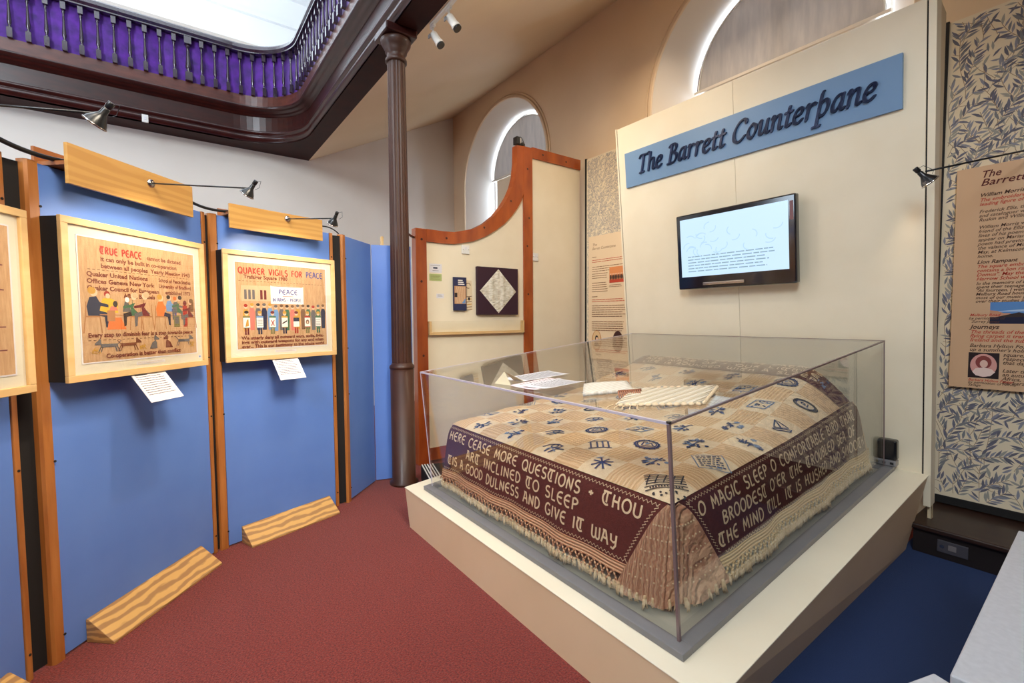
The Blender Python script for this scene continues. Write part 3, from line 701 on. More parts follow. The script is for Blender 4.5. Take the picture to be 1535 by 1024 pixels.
def r1(A,w,h): A.rect(w*.3,w*.65,-h*.55,-h*.38,NV); bars(A,w*.1,w*.9,-h*.2,1,.01,.004,GY); bars(A,w*.25,w*.8,-h*.8,1,.01,.004,GY)
notice(PM@TR(2.295,.02,2.20),.15,.095,PAPER,'small white notice with a blue word, topmost left on the partition',r1)
notice(PM@TR(2.293,.02,2.09),.15,.075,mat('green_paper',(178,188,122),.8),'small pale green notice under the white one on the partition',lambda A,w,h:bars(A,w*.1,w*.9,-h*.2,4,.014,.004,OL))
notice(PM@TR(2.375,.02,1.875),.09,.05,PAPER,'tiny white slip low on the left of the partition',lambda A,w,h:bars(A,w*.15,w*.85,-h*.3,2,.014,.004,GY))
t=thing('brochure','dark blue fronted brochure with knitted pattern picture on the partition','brochure',PM@TR(2.575,.006,1.69))
MB().box(0,.165,-.02,0,0,.375).build('cover',ink((44,46,80)),t)
A=Art(-.0205); A.rect(.008,.157,.075,.275,ink((196,146,104)))
for i in range(9): A.line([(.03+i*.014,.08),(.02+i*.015,.17),(.04+i*.013,.27)],.004,ink((232,206,170)))
A.poly([(.10,.08),(.15,.08),(.15,.14)],LB); A.rect(.01,.045,.15,.2,DK)
for i,s_ in enumerate(('Quaker','Tapestry','Exhibition')): A.rect(.055,.115+.012*i,.335-i*.022,.346-i*.022,WH)
A.build('print',t,kind='stuff')
t=thing('patterned_leaflet','patterned cream and ochre leaflet tucked behind the dark brochure','leaflet',PM@TR(2.735,.014,1.705))
MB().box(0,.085,-.008,0,0,.33).build('sheet',ink((226,206,172)),t)
A=Art(-.0085)
for i in range(7): A.line([(0,.02+i*.03),(.085,-.02+i*.03+.05)] if i<5 else arc(.04,.27,.03,.03,0,300,10),.008,(BR,GD)[i%2])
A.disc(.05,.12,.015,.02,DK); A.build('print',t,kind='stuff')
t=thing('knitted_square_display','white knitted diamond mounted on a square maroon backing board','display',PM@TR(2.885,-.0,1.642))
MB().box(0,.585,-.025,.02,0,.56).build('backing',mat('maroon_board',(52,20,38),.7),t,bevel=.002)
cc=(.292,.28); m=MB()
def dm(u,v):
    a=(u-.5);b=(v-.5); x=cc[0]+(a-b)*.262; z=cc[1]+(a+b)*.262
    return (x,-.028-.004*math.sin((a+b)*60)*0-.006*(1-max(abs(a),abs(b))*2)**.3 if max(abs(a),abs(b))<.5 else -.026,z)
m.grid(dm,16,16); KW=mat('white_knitting',(236,230,214),.85,(216,208,188),5,kind='wave',stretch=(.4,1,9),bump=.7,bscale=10)
sq=m.build('knitted_diamond',KW,t)
m=MB()
for zr in (-.10,-.085,.0,.03,.06,.12):
    L=.25-abs(zr)-.01
    for i in range(int(2*L/.018)): m.lathe([(.0055,0),(.004,.003)],6,c=(cc[0]-L+i*.018+.009,-.034,cc[1]+zr),axis=(0,-1,0))
m.build('raised_stitches',KW,sq,kind='stuff')
# spotlight on the partition top
t=thing('spotlight','small black spotlight perched on top of the partition post','spotlight',PM@TR(3.56,.04,3.72))
MB().lathe([(.02,0),(.02,.03)],12).build('foot',BLK,t)
MB().box(-.075,-.02,-.04,.04,.01,.10).build('body',BLK,t,bevel=.006); MB().box(-.02,.0,-.03,.03,.03,.09).build('front_plate',WHITE,t,bevel=.003)
MB().tube(bez((-.02,0,.08),(.0,0,.14),(.04,0,.12),(.07,0,.04)),.004,6).build('flex',BLK,t)
MB().lathe([(.03,0),(.035,.03),(.02,.05)],12,c=(.04,0,.0)).build('holder',BLK,t)
# rod tying the partition to the column, stub of wood on the far panel
o=MB().tube([(-4.31,1.83,2.47),(XP-.05,2.13,2.47)],.012,8).build('tie_rod',COLM); tag(o,'short brown iron rod tying the partition to the column','rod')
o=MB().box(-4.5,-4.46,1.70,1.72,2.30,2.41).build('wooden_peg',FRAMEW); tag(o,'small pale wooden peg showing above the panel behind the column','peg')
# striped ribbed mat behind the plinth
t=thing('slatted_grille','black floor grille with thin pale stripes between the column and the plinth','grille',frame((-4.20,1.955,0),(.96,-.28,0),(.28,.96,0),(0,0,1)))
MB().box(.0,.55,-.0,.24,.001,.15).build('body',BLACK,t,bevel=.004)
for i in range(5): MB().box(.01,.54,.006+i*.026,.015+i*.026,.15,.158).build('slat',WHITE,t)
# ================================================================== WALLPAPER PANELS
YP=4.574
def leaves(x0,x1,z0,z1,seed,K=1.0,pale=False):
    rnd=random.Random(seed); A=Art(-.0006); A.k=0
    cols=[ink((110,108,124)),ink((140,140,152)),ink((102,100,112)),ink((160,156,146)),ink((126,126,130))]; st=ink((150,122,96)); 
    if pale: cols=[ink((176,166,156)),ink((160,154,150)),ink((190,178,158))]; st=ink((196,176,148))  # paler inks: light washing out the left strip is put into the print
    occ=set(); cs=.015*K
    def inside(x,z): return x0+.01<x<x1-.01 and z0+.01<z<z1-.01
    def leaf(x,z,a,L,w,c):
        ca,sa=math.cos(a),math.sin(a); b=rnd.uniform(-.25,.25)
        pts=[]
        prof=((0,0),(.2,.6),(.45,1),(.7,.75),(1,0),(.7,-.55),(.45,-.8),(.2,-.5))
        for t,q in prof:
            lx=t*L; ly=q*w*.5+b*L*t*(1-t)
            pts.append((x+lx*ca-ly*sa,z+lx*sa+ly*ca))
        ks=[(int((x+t*L*ca)/cs),int((z+t*L*sa)/cs)) for t in (.3,.45,.6,.75,.9)]
        if any((i+d,j+e) in occ for i,j in ks for d,e in ((0,0),)): return
        if all(inside(*p) for p in pts):
            new.extend(ks)
            y=-.0008-.00003*rnd.random()*10; A.mb.add([(p,y,q) for p,q in pts],[tuple(range(8))],A.mi(c))
    new=[]
    def branch(x,z,a,n,L0,depth):
        pts=[(x,z)]; new.clear()
        for i in range(n):
            a+=rnd.uniform(-.12,.12)+.05*math.sin(i*.35+x*9); x+=.03*K*math.cos(a); z+=.03*K*math.sin(a); pts.append((x,z))
            if not (x0-.05<x<x1+.05) or z>z1: break
            for s in (-1,1):
                L=L0*rnd.uniform(.85,1.15); leaf(x,z,a+s*rnd.uniform(.55,.95),L,L*.25,rnd.choice(cols))
            occ.update(new); new.clear()
            if depth and i%5==3: branch(x,z,a+rnd.choice((-1,1))*rnd.uniform(.6,1.1),8,L0*.9,0)
        ok=[p for p in pts if inside(*p)]
        if len(ok)>2: ribbon(A.mb,ok,.004*K,lambda p,q:(p,-.0007,q),A.mi(st))
    x=x0-.15; 
    while x<x1+.2:
        z=z0-.1
        while z<z1:
            branch(x+rnd.uniform(-.05,.05)*K,z,PI/2+rnd.uniform(-.5,.5),20,.098*K,1); z+=.5*K
        x+=.145*K
    # fill bare ground with short sprigs
    cell=.03*K; seen=set((int(v[0]/cell),int(v[2]/cell)) for v in A.mb.v)
    for i in range(int((x1-x0)/cell)+1):
        for j in range(int((z1-z0)/cell)+1):
            if (i,j) in seen: continue
            xx,zz=(i+.2)*cell,(j+.1)*cell; a=rnd.uniform(.6,2.6); leaf(xx,zz,a,.085*K,.022*K,rnd.choice(cols)); occ.update(new); new.clear()
    return A
PAPR=mat('wallpaper_cream',(232,216,186),.8)
def wallpanel(x0,x1,z0,z1,label,seed,K=1.0):
    t=thing('wallpaper_panel',label,'wallpaper panel',TR(x0,YP,z0))
    W=x1-x0;H=z1-z0
    MB().box(0,W,0,.03,0,H).build('board',PAPR,t)
    A=leaves(0,W,0,H,seed,K,K<.5); A.build('willow_print',t,kind='stuff')
    m=MB(); m.box(-.022,0,-.012,.03,-.055,H+.01); m.box(0,W,-.012,.03,-.055,0); m.build('black_edging',BLACK,t)
    return t
wallpanel(-4.50,-3.36,.06,3.712,'willow leaf wallpaper strip between the partition and the headboard wall',5,.42)
wallpanel(-.90,.42,.265,3.685,'willow leaf wallpaper panel at the right behind the headboard wall',11,.74)
# information panels
def info_left():
    t=thing('information_panel','pale information panel on the narrow strip left of the headboard wall','information panel',TR(-4.44,YP-.02,1.05))
    W=.80; MB().box(0,W,-.006,.018,0,1.62).build('board',mat('info_board_pale',(232,206,170),.6),t,bevel=.001)
    A=Art(-.0066); tx=ink((140,96,66)); rd=ink((196,84,54))
    A.text('The',.07,1.49,.05,tx,.25); A.text('Barrett Counterpane',.07,1.44,.05,tx,.25,fit=.40)
    bars(A,.07,.15,1.34,1,.02,.009,tx); bars(A,.07,.66,1.30,2,.025,.008,rd); bars(A,.07,.64,1.21,3,.028,.008,tx); bars(A,.07,.36,1.12,3,.028,.008,tx); bars(A,.07,.36,1.00,5,.028,.008,tx)
    A.rect(.37,.61,.99,1.19,ink((222,140,84))); A.rect(.37,.61,.99,1.03,ink((190,66,40)))
    for i in range(9): A.disc(.39+i*.026,1.06,.012,.035,DK); A.disc(.39+i*.026,1.10,.008,.01,SK)
    bars(A,.37,.6,.96,2,.022,.006,tx)
    bars(A,.07,.17,.82,1,.02,.009,tx); bars(A,.07,.66,.78,2,.025,.008,rd); bars(A,.07,.66,.70,6,.028,.008,tx); bars(A,.07,.66,.49,5,.028,.008,tx)
    for x,c1,c2 in ((.155,(196,132,74),(226,190,140)),(.515,(96,52,36),(60,28,24))):
        A.disc(x,.245,.085,.135,ink(c1),24); A.disc(x,.26,.07,.115,ink(c2),24)
        if x<.3: A.disc(x,.27,.03,.045,DK); A.disc(x+.005,.26,.02,.032,SK); A.poly([(x-.05,.17),(x+.05,.17),(x+.03,.22),(x-.03,.22)],BR)
        else: A.disc(x,.25,.03,.045,ink((150,104,80))); A.poly([(x-.05,.16),(x+.05,.16),(x+.03,.21),(x-.03,.21)],ink((110,70,52)))
    A.build('print',t,kind='stuff')
info_left()
def info_right():
    t=thing('information_panel','tan information panel on the right wallpaper, with landscape and portrait photos','information panel',TR(-.822,YP-.03,1.085))
    W=1.15; MB().box(0,W,-.008,.028,0,1.535).build('board',mat('info_board_tan',(218,178,140),.6),t,bevel=.001)
    A=Art(-.0086); tx=ink((84,52,38)); rd=ink((196,58,40)); hd=ink((92,28,28))
    x=.12
    A.text('The',x,1.455,.066,hd,.3,.012,fit=.10); A.text('Barrett Counterpane',x,1.40,.066,hd,.3,.012,fit=.62)
    def T(s,z,c=tx,h=.038,xx=None,b=.012,w=None):
        A.text(s,xx or x,z,h,c,.3,b)
    L=.0285
    T('William Morris',1.325,tx,.034,b=.022)
    for i,s_ in enumerate(('The embroidered square of Mad','leading figure of the Arts and C')): T(s_,1.293-L*i,rd,.032)
    for i,s_ in enumerate(('Frederick Ellis, the father of M','and cataloguer whose clients incl','Ruskin and William Morris.')): T(s_,1.215-L*i,tx,.031)
    for i,s_ in enumerate(('William Morris was a particular','friend of the Ellis family, and the','lines of his poem For the bed at','appear on Marian\'s square. The','poem had previously been embroi','the valance of Morris\' bed by his','May, at Kelmscott Manor, his Ox','home.')): T(s_,1.108-L*i,tx,.031)
    T('Lion Rampant',.868,tx,.034,b=.022)
    for i,s_ in enumerate(('The square embroidered by Marg','contains a lion rampant beneath','Domus". May the Fortune of the','Harrow School where her brother')): T(s_,.838-L*i,rd,.032)
    for i,s_ in enumerate(('In the memoirs of Madge\'s sister','spent their teenage years is made','"At fourteen, I went to school in E','Melbury Road houses were round','most of our music practices very','over their studies and see the pictu')): T(s_,.722-.0245*i-.0,tx,.029)
    A.build('print',t,kind='stuff')
    A=Art(-.0088)
    # landscape photo
    a0,a1,b0,b1=.245,.62,.385-.0,.505
    b0,b1=.36,.485
    return t,A
# positions taken from real measurements of the panel, top to bottom
t,A=info_right()
def ph(A):
    tx=ink((84,52,38)); rd=ink((196,58,40))
    A.rect(.195,.60,.453,.60,ink((30,34,66))); A.rect(.195,.60,.50,.60,ink((96,146,208)))
    A.poly([(.195,.535),(.35,.55),(.60,.575),(.60,.56),(.35,.535)],ink((176,204,232)))
    A.poly([(.195,.49),(.195,.545),(.23,.54),(.26,.525),(.29,.525),(.31,.49)],ink((206,150,120)))
    A.poly([(.195,.49),(.28,.515),(.33,.53),(.38,.515),(.42,.53),(.6,.52),(.6,.49)],ink((58,44,40))); A.disc(.50,.55,.055,.045,ink((84,66,110)))
    A.rect(.195,.60,.453,.498,ink((26,28,58)))
    # portrait
    A.rect(.098,.25,.075,.252,ink((40,22,26))); A.disc(.174,.164,.066,.08,ink((222,160,150)),28); A.disc(.174,.185,.04,.045,ink((140,64,60)),20); A.disc(.176,.175,.02,.026,ink((236,196,180)),14)
    A.poly([(.12,.115),(.135,.14),(.175,.15),(.215,.14),(.232,.12),(.21,.092),(.174,.085),(.138,.092)],ink((244,216,206)))
    def T(s,z,c=tx,h=.034,xx=.115,b=.012): A.text(s,xx,z,h,c,.3,b)
    T('Melbury Road',.505,rd,.026,.095); T('by permission of',.482,tx,.026,.09); T('Surrey James',.46,tx,.026,.105)
    T('Journeys',.418,tx,.040,.10,.022)
    for i,s_ in enumerate(('The threads of the counterpane rel','flying carpet it transports us to the','Ireland and the sub-air of English')): T(s_,.385-.028*i,rd,.034,.10)
    for i,s_ in enumerate(('Barbara Hylton Foster and Edith P','up a summer\'s holiday on the Isle o')): T(s_,.29-.028*i,tx,.034,.10)
    for i,s_ in enumerate(('square, the bed','respectively. B','that day, the w','','Later that year,','an autumn clou','Africa, the Sec','Barbara\'s fam')): 
        if s_: T(s_,.232-.027*i,tx,.034,.265)
    T('Barbara Hylton Foster',.052,rd,.024,.10); T('by permission of Nicola',.034,tx,.024,.10); T('Savage',.016,tx,.024,.10)
ph(A); A.build('photographs',t)
# ================================================================== STEP, TABLES
t=thing('step_box','dark wooden step box below the right wallpaper panel','step',TR(-.9,4.014,0))
MB().box(0,1.9,-.02,.63,.165,.202).build('tread',STEPM,t,bevel=.01)
MB().box(.02,1.9,.02,.60,0,.165).build('riser',mat('black_wood',(26,16,14),.5),t)
t2=thing('floor_socket','grey floor socket plate on the dark step riser','socket',TR(-.9+.22,4.034,.085))
MB().box(-.075,.075,-.012,0,-.04,.04).build('plate',mat('grey_plate',(70,66,72),.4),t2,bevel=.004)
MB().box(-.02,.02,-.016,-.012,-.015,.02).build('button',mat('grey_button',(120,112,112),.4),t2,bevel=.002); MB().lathe([(.012,0),(.012,.003)],12,c=(-.05,-.012,0),axis=(0,-1,0)).build('keyhole',CHROME,t2)
def table(M,w,d,label,bluebit=False):
    t=thing('display_table',label,'table',M,'grey topped display tables at the right')
    MB().box(0,w,0,d,.69,.72).build('tabletop',GREYL,t,bevel=.004)
    MB().box(.002,w-.002,.002,d-.002,.655,.69).build('apron',BLK,t)
    for a in (.05,w-.09):
        for b in (.05,d-.09): MB().box(a,a+.04,b,b+.04,0,.66).build('leg',BLK,t)
    return t
table(TR(-.25,1.51,0)@Matrix.Rotation(math.radians(1.0),4,'Z'),.8,1.25,'grey topped display table at the lower right corner with a blue sheet')
table(frame((-.275,1.485,0),(.95,-.312,0),(.312,.95,0),(0,0,1))@TR(0,-.75,0),.8,.75,'corner of a second grey table just entering the bottom edge')
o=MB().box(.0,.35,1.52,1.9,.721,.7235).build('blue_sheet',mat('blue_sheet',(52,96,168),.5)); o.location=(-.135,0,0); tag(o,'bright blue sheet lying on the grey table at the right edge','sheet')
# ================================================================== BED DISPLAY (raked plinth frame)
tau=math.radians(5.346)
TM=frame((-3.4116,1.4754,0),(1,0,0),(0,math.cos(tau),math.sin(tau)),(0,-math.sin(tau),math.cos(tau)))
TI=TM.inverted()
Wp,Dp,hp=2.586,2.657,.2738
def TL(x,y,z): return tuple(TI@Vector((x,y,z)))
pl=thing('plinth','wide cream raked plinth under the glazed bedspread case','plinth',TM)
bx0,bx1=-3.4116+.125,-3.4116+2.5035; by0=1.4754-.045; 
tp=[(0,0,hp-.004),(Wp,0,hp-.004),(Wp,Dp,hp-.004),(0,Dp,hp-.004)]
bt=[TL(bx0,by0,0),TL(bx1,by0,0),TL(bx1,4.0,0),TL(bx0,4.0,0)]
def lerp(a,b,t): return tuple(a[i]+(b[i]-a[i])*t for i in range(3))
mb=MB(); mb.add(tp+bt,[(0,4,5,1),(1,5,6,2),(2,6,7,3),(3,7,4,0),(4,7,6,5)]); mb.build('skirt',mat('plinth_bounce_tint',(220,190,154),.5,(212,182,146),2),pl)  # sides share the deck's cream; carpet bounce and shade are put into this colour
MB().box(-.004,Wp+.004,-.004,Dp,hp-.006,hp).build('deck',PLINTH,pl,bevel=.002)
def pt_on_right(s,t): return lerp(lerp(tp[1],tp[2],s),lerp(bt[1],bt[2],s),t)
m=MB(); c=Vector(pt_on_right(.37,.42)); m.lathe([(.010,0),(.010,.004)],10,c=tuple(c),axis=(1,0,-.3)); m.build('screw_hole',BLACK,pl)
# headboard wall
hw=thing('headboard_wall','tall cream headboard wall leaning over the case, with title sign and screen','display wall',TM@TR(0,Dp,0))
MB().box(.098,1.325,0,.10,.20,3.312).build('face_panel',CREAM,hw); MB().box(1.328,2.552,0,.10,.20,3.312).build('face_panel',CREAM,hw)
MB().box(.075,.092,-.004,.10,.20,3.318).build('edge_trim',CREAM,hw)
MB().box(.092,.098,.006,.10,.20,3.30).build('shadow_gap',BLACK,hw); MB().box(2.552,2.562,.01,.10,.20,3.30).build('shadow_gap',BLACK,hw)
MB().box(2.562,2.60,-.004,.10,.05,3.318).build('edge_trim',CREAM,hw)
GS=mat('side_board_wood',(226,206,170),.55,(214,192,152),3,stretch=(3,3,.5))
m=MB(); 
Y1=TI@Vector((0,YP-.0,0))
# side return reaching back to the wallpaper, vertical rear edge
def side(xa,xb):
    a=TI@Vector((0,0,0))
    z0=.02;z1=3.3
    pf0=TM@Vector((2.6,Dp+.0,z0)); pf1=TM@Vector((2.6,Dp+.0,3.318))
    hw_i=(TM@TR(0,Dp,0)).inverted()
    P=[hw_i@Vector((x,y,z)) for x in (xa,xb) for (y,z) in ((pf0.y+.1,.03),(4.17,.03),(4.045,3.52),(pf1.y+.1,pf1.z))]
    m.add([tuple(p) for p in P],[(0,1,2,3)[::-1],(4,5,6,7),(0,4,5,1)[::-1],(1,5,6,2)[::-1],(2,6,7,3)[::-1],(3,7,4,0)[::-1]])
side(TM.translation.x+2.575,TM.translation.x+2.597); side(TM.translation.x+.075,TM.translation.x+.095); m.build('side_return',GS,hw)
# sign
sg=thing('title_sign','pale blue title sign board with raised navy italic lettering','sign',TM@TR(0,Dp,0))
MB().box(.193,2.441,-.022,-.0,2.697,3.04).build('sign_board',SIGNB,sg,bevel=.002)
PG={'T':(.98,[[(.0,1.36),(.08,1.52),(.3,1.56),(.85,1.54),(.98,1.62)],[(.46,1.54),(.4,.0)],[(.2,.0),(.62,.03)]]),
'h':(.78,[[(.12,1.55),(.1,.0)],[(.1,.55),(.25,.88),(.45,1),(.56,.85),(.56,.2),(.66,.02),(.76,.08)],[(.0,1.48),(.12,1.55)]]),
'e':(.68,[[(.08,.48),(.4,.56),(.54,.74),(.48,.95),(.3,.98),(.12,.78),(.04,.42),(.14,.08),(.34,.0),(.6,.2)]]),
'B':(.98,[[(.26,1.5),(.2,.0)],[(.0,.0),(.3,.0)],[(.02,1.4),(.2,1.54),(.52,1.56),(.72,1.36),(.62,1.0),(.26,.86)],[(.4,.86),(.74,.74),(.84,.42),(.66,.06),(.22,.0)]]),
'a':(.78,[[(.56,.92),(.36,1),(.14,.8),(.04,.4),(.1,.08),(.24,.02),(.42,.24),(.56,.62)],[(.58,1),(.56,.2),(.64,.02),(.76,.1)]]),
'r':(.62,[[(.02,.88),(.14,.98),(.12,.0)],[(.13,.55),(.28,.88),(.44,1),(.58,.92)]]),
't':(.52,[[(.24,1.32),(.18,.2),(.26,.02),(.48,.14)],[(.0,.94),(.46,.98)]]),
'C':(1.12,[[(1.0,1.25),(.92,1.5),(.66,1.56),(.34,1.3),(.12,.8),(.16,.26),(.42,.0),(.72,.06),(1.0,.34)]]),
'o':(.74,[[(.34,1),(.1,.74),(.04,.36),(.2,.02),(.4,.04),(.6,.4),(.6,.8),(.34,1)]]),
'u':(.82,[[(.0,.9),(.12,.98),(.1,.2),(.2,.02),(.4,.16),(.58,.6)],[(.6,.98),(.58,.2),(.66,.02),(.8,.1)]]),
'n':(.82,[[(.0,.88),(.12,.98),(.1,.0)],[(.11,.5),(.3,.88),(.48,1),(.58,.86),(.58,.18),(.66,.02),(.8,.1)]]),
'p':(.82,[[(.22,1.55),(.16,1.2),(.12,-.62)],[(-.08,-.62),(.34,-.6)],[(.12,.6),(.3,.92),(.5,.98),(.66,.7),(.6,.26),(.4,.02),(.16,.12)]]),
' ':(.42,[])}
def hull(pts):
    pts=sorted(set(pts)); 
    def half(ps):
        h=[]
        for p in ps:
            while len(h)>1 and (h[-1][0]-h[-2][0])*(p[1]-h[-2][1])-(h[-1][1]-h[-2][1])*(p[0]-h[-2][0])<=0: h.pop()
            h.append(p)
        return h[:-1]
    return half(pts)+half(pts[::-1])
def smoothst(st,n=5):
    if len(st)<3: return st
    o=[]
    P=[st[0]]+st+[st[-1]]
    for i in range(1,len(P)-2):
        p0,p1,p2,p3=P[i-1:i+3]
        for k in range(n):
            t=k/n; o.append(tuple(.5*((2*p1[j])+(-p0[j]+p2[j])*t+(2*p0[j]-5*p1[j]+4*p2[j]-p3[j])*t*t+(-p0[j]+3*p1[j]-3*p2[j]+p3[j])*t**3) for j in(0,1)))
    o.append(P[-2]); return o
txt='The Barrett Counterpane'; tw=sum(PG[c][0]+.10 for c in txt)-.10; SX=1.94/tw; SZ=.104; x=.36
nib=[(math.cos(math.radians(a))*r,math.sin(math.radians(a))*r) for a,r in ((35,.115),(60,.09),(125,.07),(215,.115),(240,.09),(305,.07))]
for ch in txt:
    wd,ss=PG[ch]
    if ss:
        m=MB()
        for st in ss:
            st=smoothst(st)
            for p,q in zip(st,st[1:]):
                h=hull([(c[0]+n_[0],c[1]+n_[1]) for c in (p,q) for n_ in nib])
                m.prism([(x+(a+.20*b)*SX,2.805+b*SZ) for a,b in h],lambda a,b,d:(a,d,b),-.040,-.022)
        m.build('letter',NAVY,sg)
    x+=(wd+.10)*SX
# television
tv=thing('television','flat black television showing a pale blue text screen on the cream wall','television',TM@TR(.822,Dp-.12,1.622))
MB().box(0,1.018,0,.06,0,.672).build('casing',mat('gloss_black',(14,16,26),.12,coat=.8),tv,bevel=.012)
MB().box(.2,.8,.06,.12,.15,.5).build('rear_mount',BLK,tv)
def glow(name,c,st):
    m=bpy.data.materials.new(name); m.use_nodes=True; b=m.node_tree.nodes['Principled BSDF']; b.inputs['Base Color'].default_value=(.01,.01,.012,1); b.inputs['Roughness'].default_value=.3
    b.inputs['Emission Color'].default_value=(*lin(c),1); b.inputs['Emission Strength'].default_value=st; return m
SCR=glow('lit_screen',(206,236,255),1.05)
MB().box(.042,.965,-.003,.0,.112,.628).build('screen',SCR,tv)
A=Art(-.0032); g=glow('screen_text',(150,184,206),.9); bars(A,.11,.90,.285,6,.026,.009,g,.2)
SLF=glow('screen_leaf',(190,226,250),1.0)
for i in range(26):
    a=random.uniform(0,6.3); cx_,cz_=random.uniform(.12,.9),random.uniform(.32,.58); 
    A.line(arc(cx_,cz_,.05,.04,math.degrees(a),math.degrees(a)+110,6),.008,SLF)
A.build('screen_print',tv,kind='stuff')
MB().box(.975,1.0,-.002,.0,.48,.62).build('speaker_strip',mat('strip_brown',(120,70,70),.3),tv)
MB().box(.25,.62,-.012,.0,.03,.055).build('control_bar',CHROME,tv,bevel=.004)
# wall base device
t=thing('handset_unit','small black and silver handset unit at the foot of the headboard wall','device',TM@TR(2.328,Dp-.078,hp+.0334))
MB().box(0,.105,0,.06,.0,.045).build('base',mat('silver_plastic',(150,148,150),.3,metal=.4),t,bevel=.008)
MB().box(-.004,.109,-.006,.055,.045,.19).build('black_body',mat('gloss_black2',(18,18,22),.15,coat=.6),t,bevel=.014)
for a in (.025,.07): MB().box(a,a+.02,-.002,0,.015,.03).build('button',BLK,t)
# ------------------------------------------------------------------ case
u0,u1,v0,v1=.2144,2.368,.1331,2.5665; nb=hp+.0334; nt=nb+.8882
cs=thing('display_case','large clear acrylic display case with grey base frame over the bedspread','display case',TM)
m=MB(); e=.05
for a,b,c,d in ((u0-e,u1+e,v0-e,v0+.012),(u0-e,u1+e,v1-.012,v1+e),(u0-e,u0+.012,v0+.012,v1-.012),(u1-.012,u1+e,v0+.012,v1-.012)): m.box(a,b,c,d,hp,nb-.002)
m.build('base_frame',GREYB,cs,bevel=.003)
MB().box(u0+.012,u1-.012,v0+.012,v1-.012,hp,hp+.006).build('base_board',mat('case_floor',(176,172,156),.4),cs)
th=.006
for nm,(a,b,c,d) in (('front_pane',(u0,u1,v0,v0+th)),('rear_pane',(u0,u1,v1-th,v1)),('left_pane',(u0,u0+th,v0+th,v1-th)),('right_pane',(u1-th,u1,v0+th,v1-th))):
    MB().box(a,b,c,d,nb-.012,nt-th).build(nm,ACR,cs)
MB().box(u0,u1,v0,v1,nt-th,nt).build('top_pane',ACR,cs)
g=.005
for nm,mm,bx in (('pane_edge',ACRE,(u0-.001,u1+.001,v0-.003,v0+.007,nt-.009,nt+.001)),('pane_edge',ACRD,(u1-g,u1+g,v0,v1,nt-.008,nt+.001)),('pane_edge',ACRD,(u0-.001,u1+.001,v1-g/2,v1+g/2,nt-.005,nt+.001)),('pane_edge',ACRE,(u0-g/2,u0+g/2,v0,v1,nt-.004,nt+.001)),
    ('corner_joint',ACRD,(u1-.008,u1+.004,v0-.004,v0+.008,nb-.002,nt-.008)),('corner_joint',ACRE,(u0-.002,u0+.003,v0-.002,v0+.003,nb-.002,nt-.004)),('corner_joint',ACRD,(u1-.003,u1+.003,v1-.003,v1+.003,nb-.002,nt-.004)),('corner_joint',ACRD,(u0-.002,u0+.002,v1-.002,v1+.002,nb-.002,nt-.004))):
    MB().box(*bx).build(nm,mm,cs)
MB().lathe([(.010,0),(.010,.006)],10,c=(u1,v0,nt)).build('corner_cap',BLK,cs)
# ------------------------------------------------------------------ bedspread
UL,UR,VF,VB=.29,2.235,.315,2.36
def sms(x): x=max(0,min(1,x)); return x*x*(3-2*x)
def topn(u,v):
    ed=min(u-UL,UR-u,v-VF); ed=max(0,ed)
    n=.80-.035*math.exp(-ed/.05)
    hump=(.15*sms((v-1.3)/.9)+.065*sms((v-2.08)/.3))*sms(min(u-UL,UR-u)/.36+.22)
    sag=.008*math.sin(u*7+1)*math.sin(v*6)*(1-sms((v-1.4)/.6))+.006*math.sin(u*19)*math.sin(v*17+1)
    return n+hump+sag*min(1,ed/.1)
def top(u,v): return Vector((u,v,topn(u,v)))
DROP=.49
def edge_n(side,s):
    if side=='F': return topn(s,VF)
    if side=='R': return topn(UR,s)
    if side=='L': return topn(UL,s)
    return topn(s,VB)
def drape(side,s,t,off=0):
    """s position along the edge, t distance down the cloth"""
    e=edge_n(side,s); bot=.285
    k=t/DROP; n=e-.004-(e-bot-.015)*k+(.012*(1-math.exp(-t/.04)))
    wv=(.010*math.sin(s*8.3+.7)+.007*math.sin(s*19+2))*k
    if side=='F': out=.035*(1-math.exp(-t/.045))+.105*k+wv+off; return Vector((s,VF-out,n))
    if side=='R': out=.03*(1-math.exp(-t/.045))+.060*k+wv+off; return Vector((UR+out,s,n))
    if side=='L': out=.015*(1-math.exp(-t/.045))+.020*k+wv*.4+off; return Vector((UL-out,s,n))
    out=.03*(1-math.exp(-t/.045))+.06*k+off; return Vector((s,VB+out,n))
bs=thing('bedspread','antique patchwork bedspread with brown lettered borders and knotted fringe','bedspread',TM)
# mattress beneath
bd=thing('bed_base','hidden low bed form supporting the bedspread','bed',TM@TR(UL+.03,VF+.03,hp+.006)); bd['label']='dark cloth covered bed form glimpsed through the fringe of the bedspread'
m=MB(); nx=12
def bt_(u,v): return (u*(UR-UL-.06),v*(VB-VF-.06),topn(UL+.03+u*(UR-UL-.06),VF+.03+v*(VB-VF-.06))-.035-hp-.006)
m.grid(bt_,12,14); L=[bt_(i/12,0) for i in range(13)]
def skirt(fn,n=12):
    A_=[fn(i/n) for i in range(n+1)]; B_=[(p[0],p[1],0) for p in A_]; m.add(A_+B_,[(i,i+1,n+2+i,n+1+i)[::-1] for i in range(n)])
skirt(lambda t:bt_(t,0)); skirt(lambda t:bt_(1,t)); skirt(lambda t:bt_(1-t,1)); skirt(lambda t:bt_(0,1-t)); m.build('form',BEDM,bd)
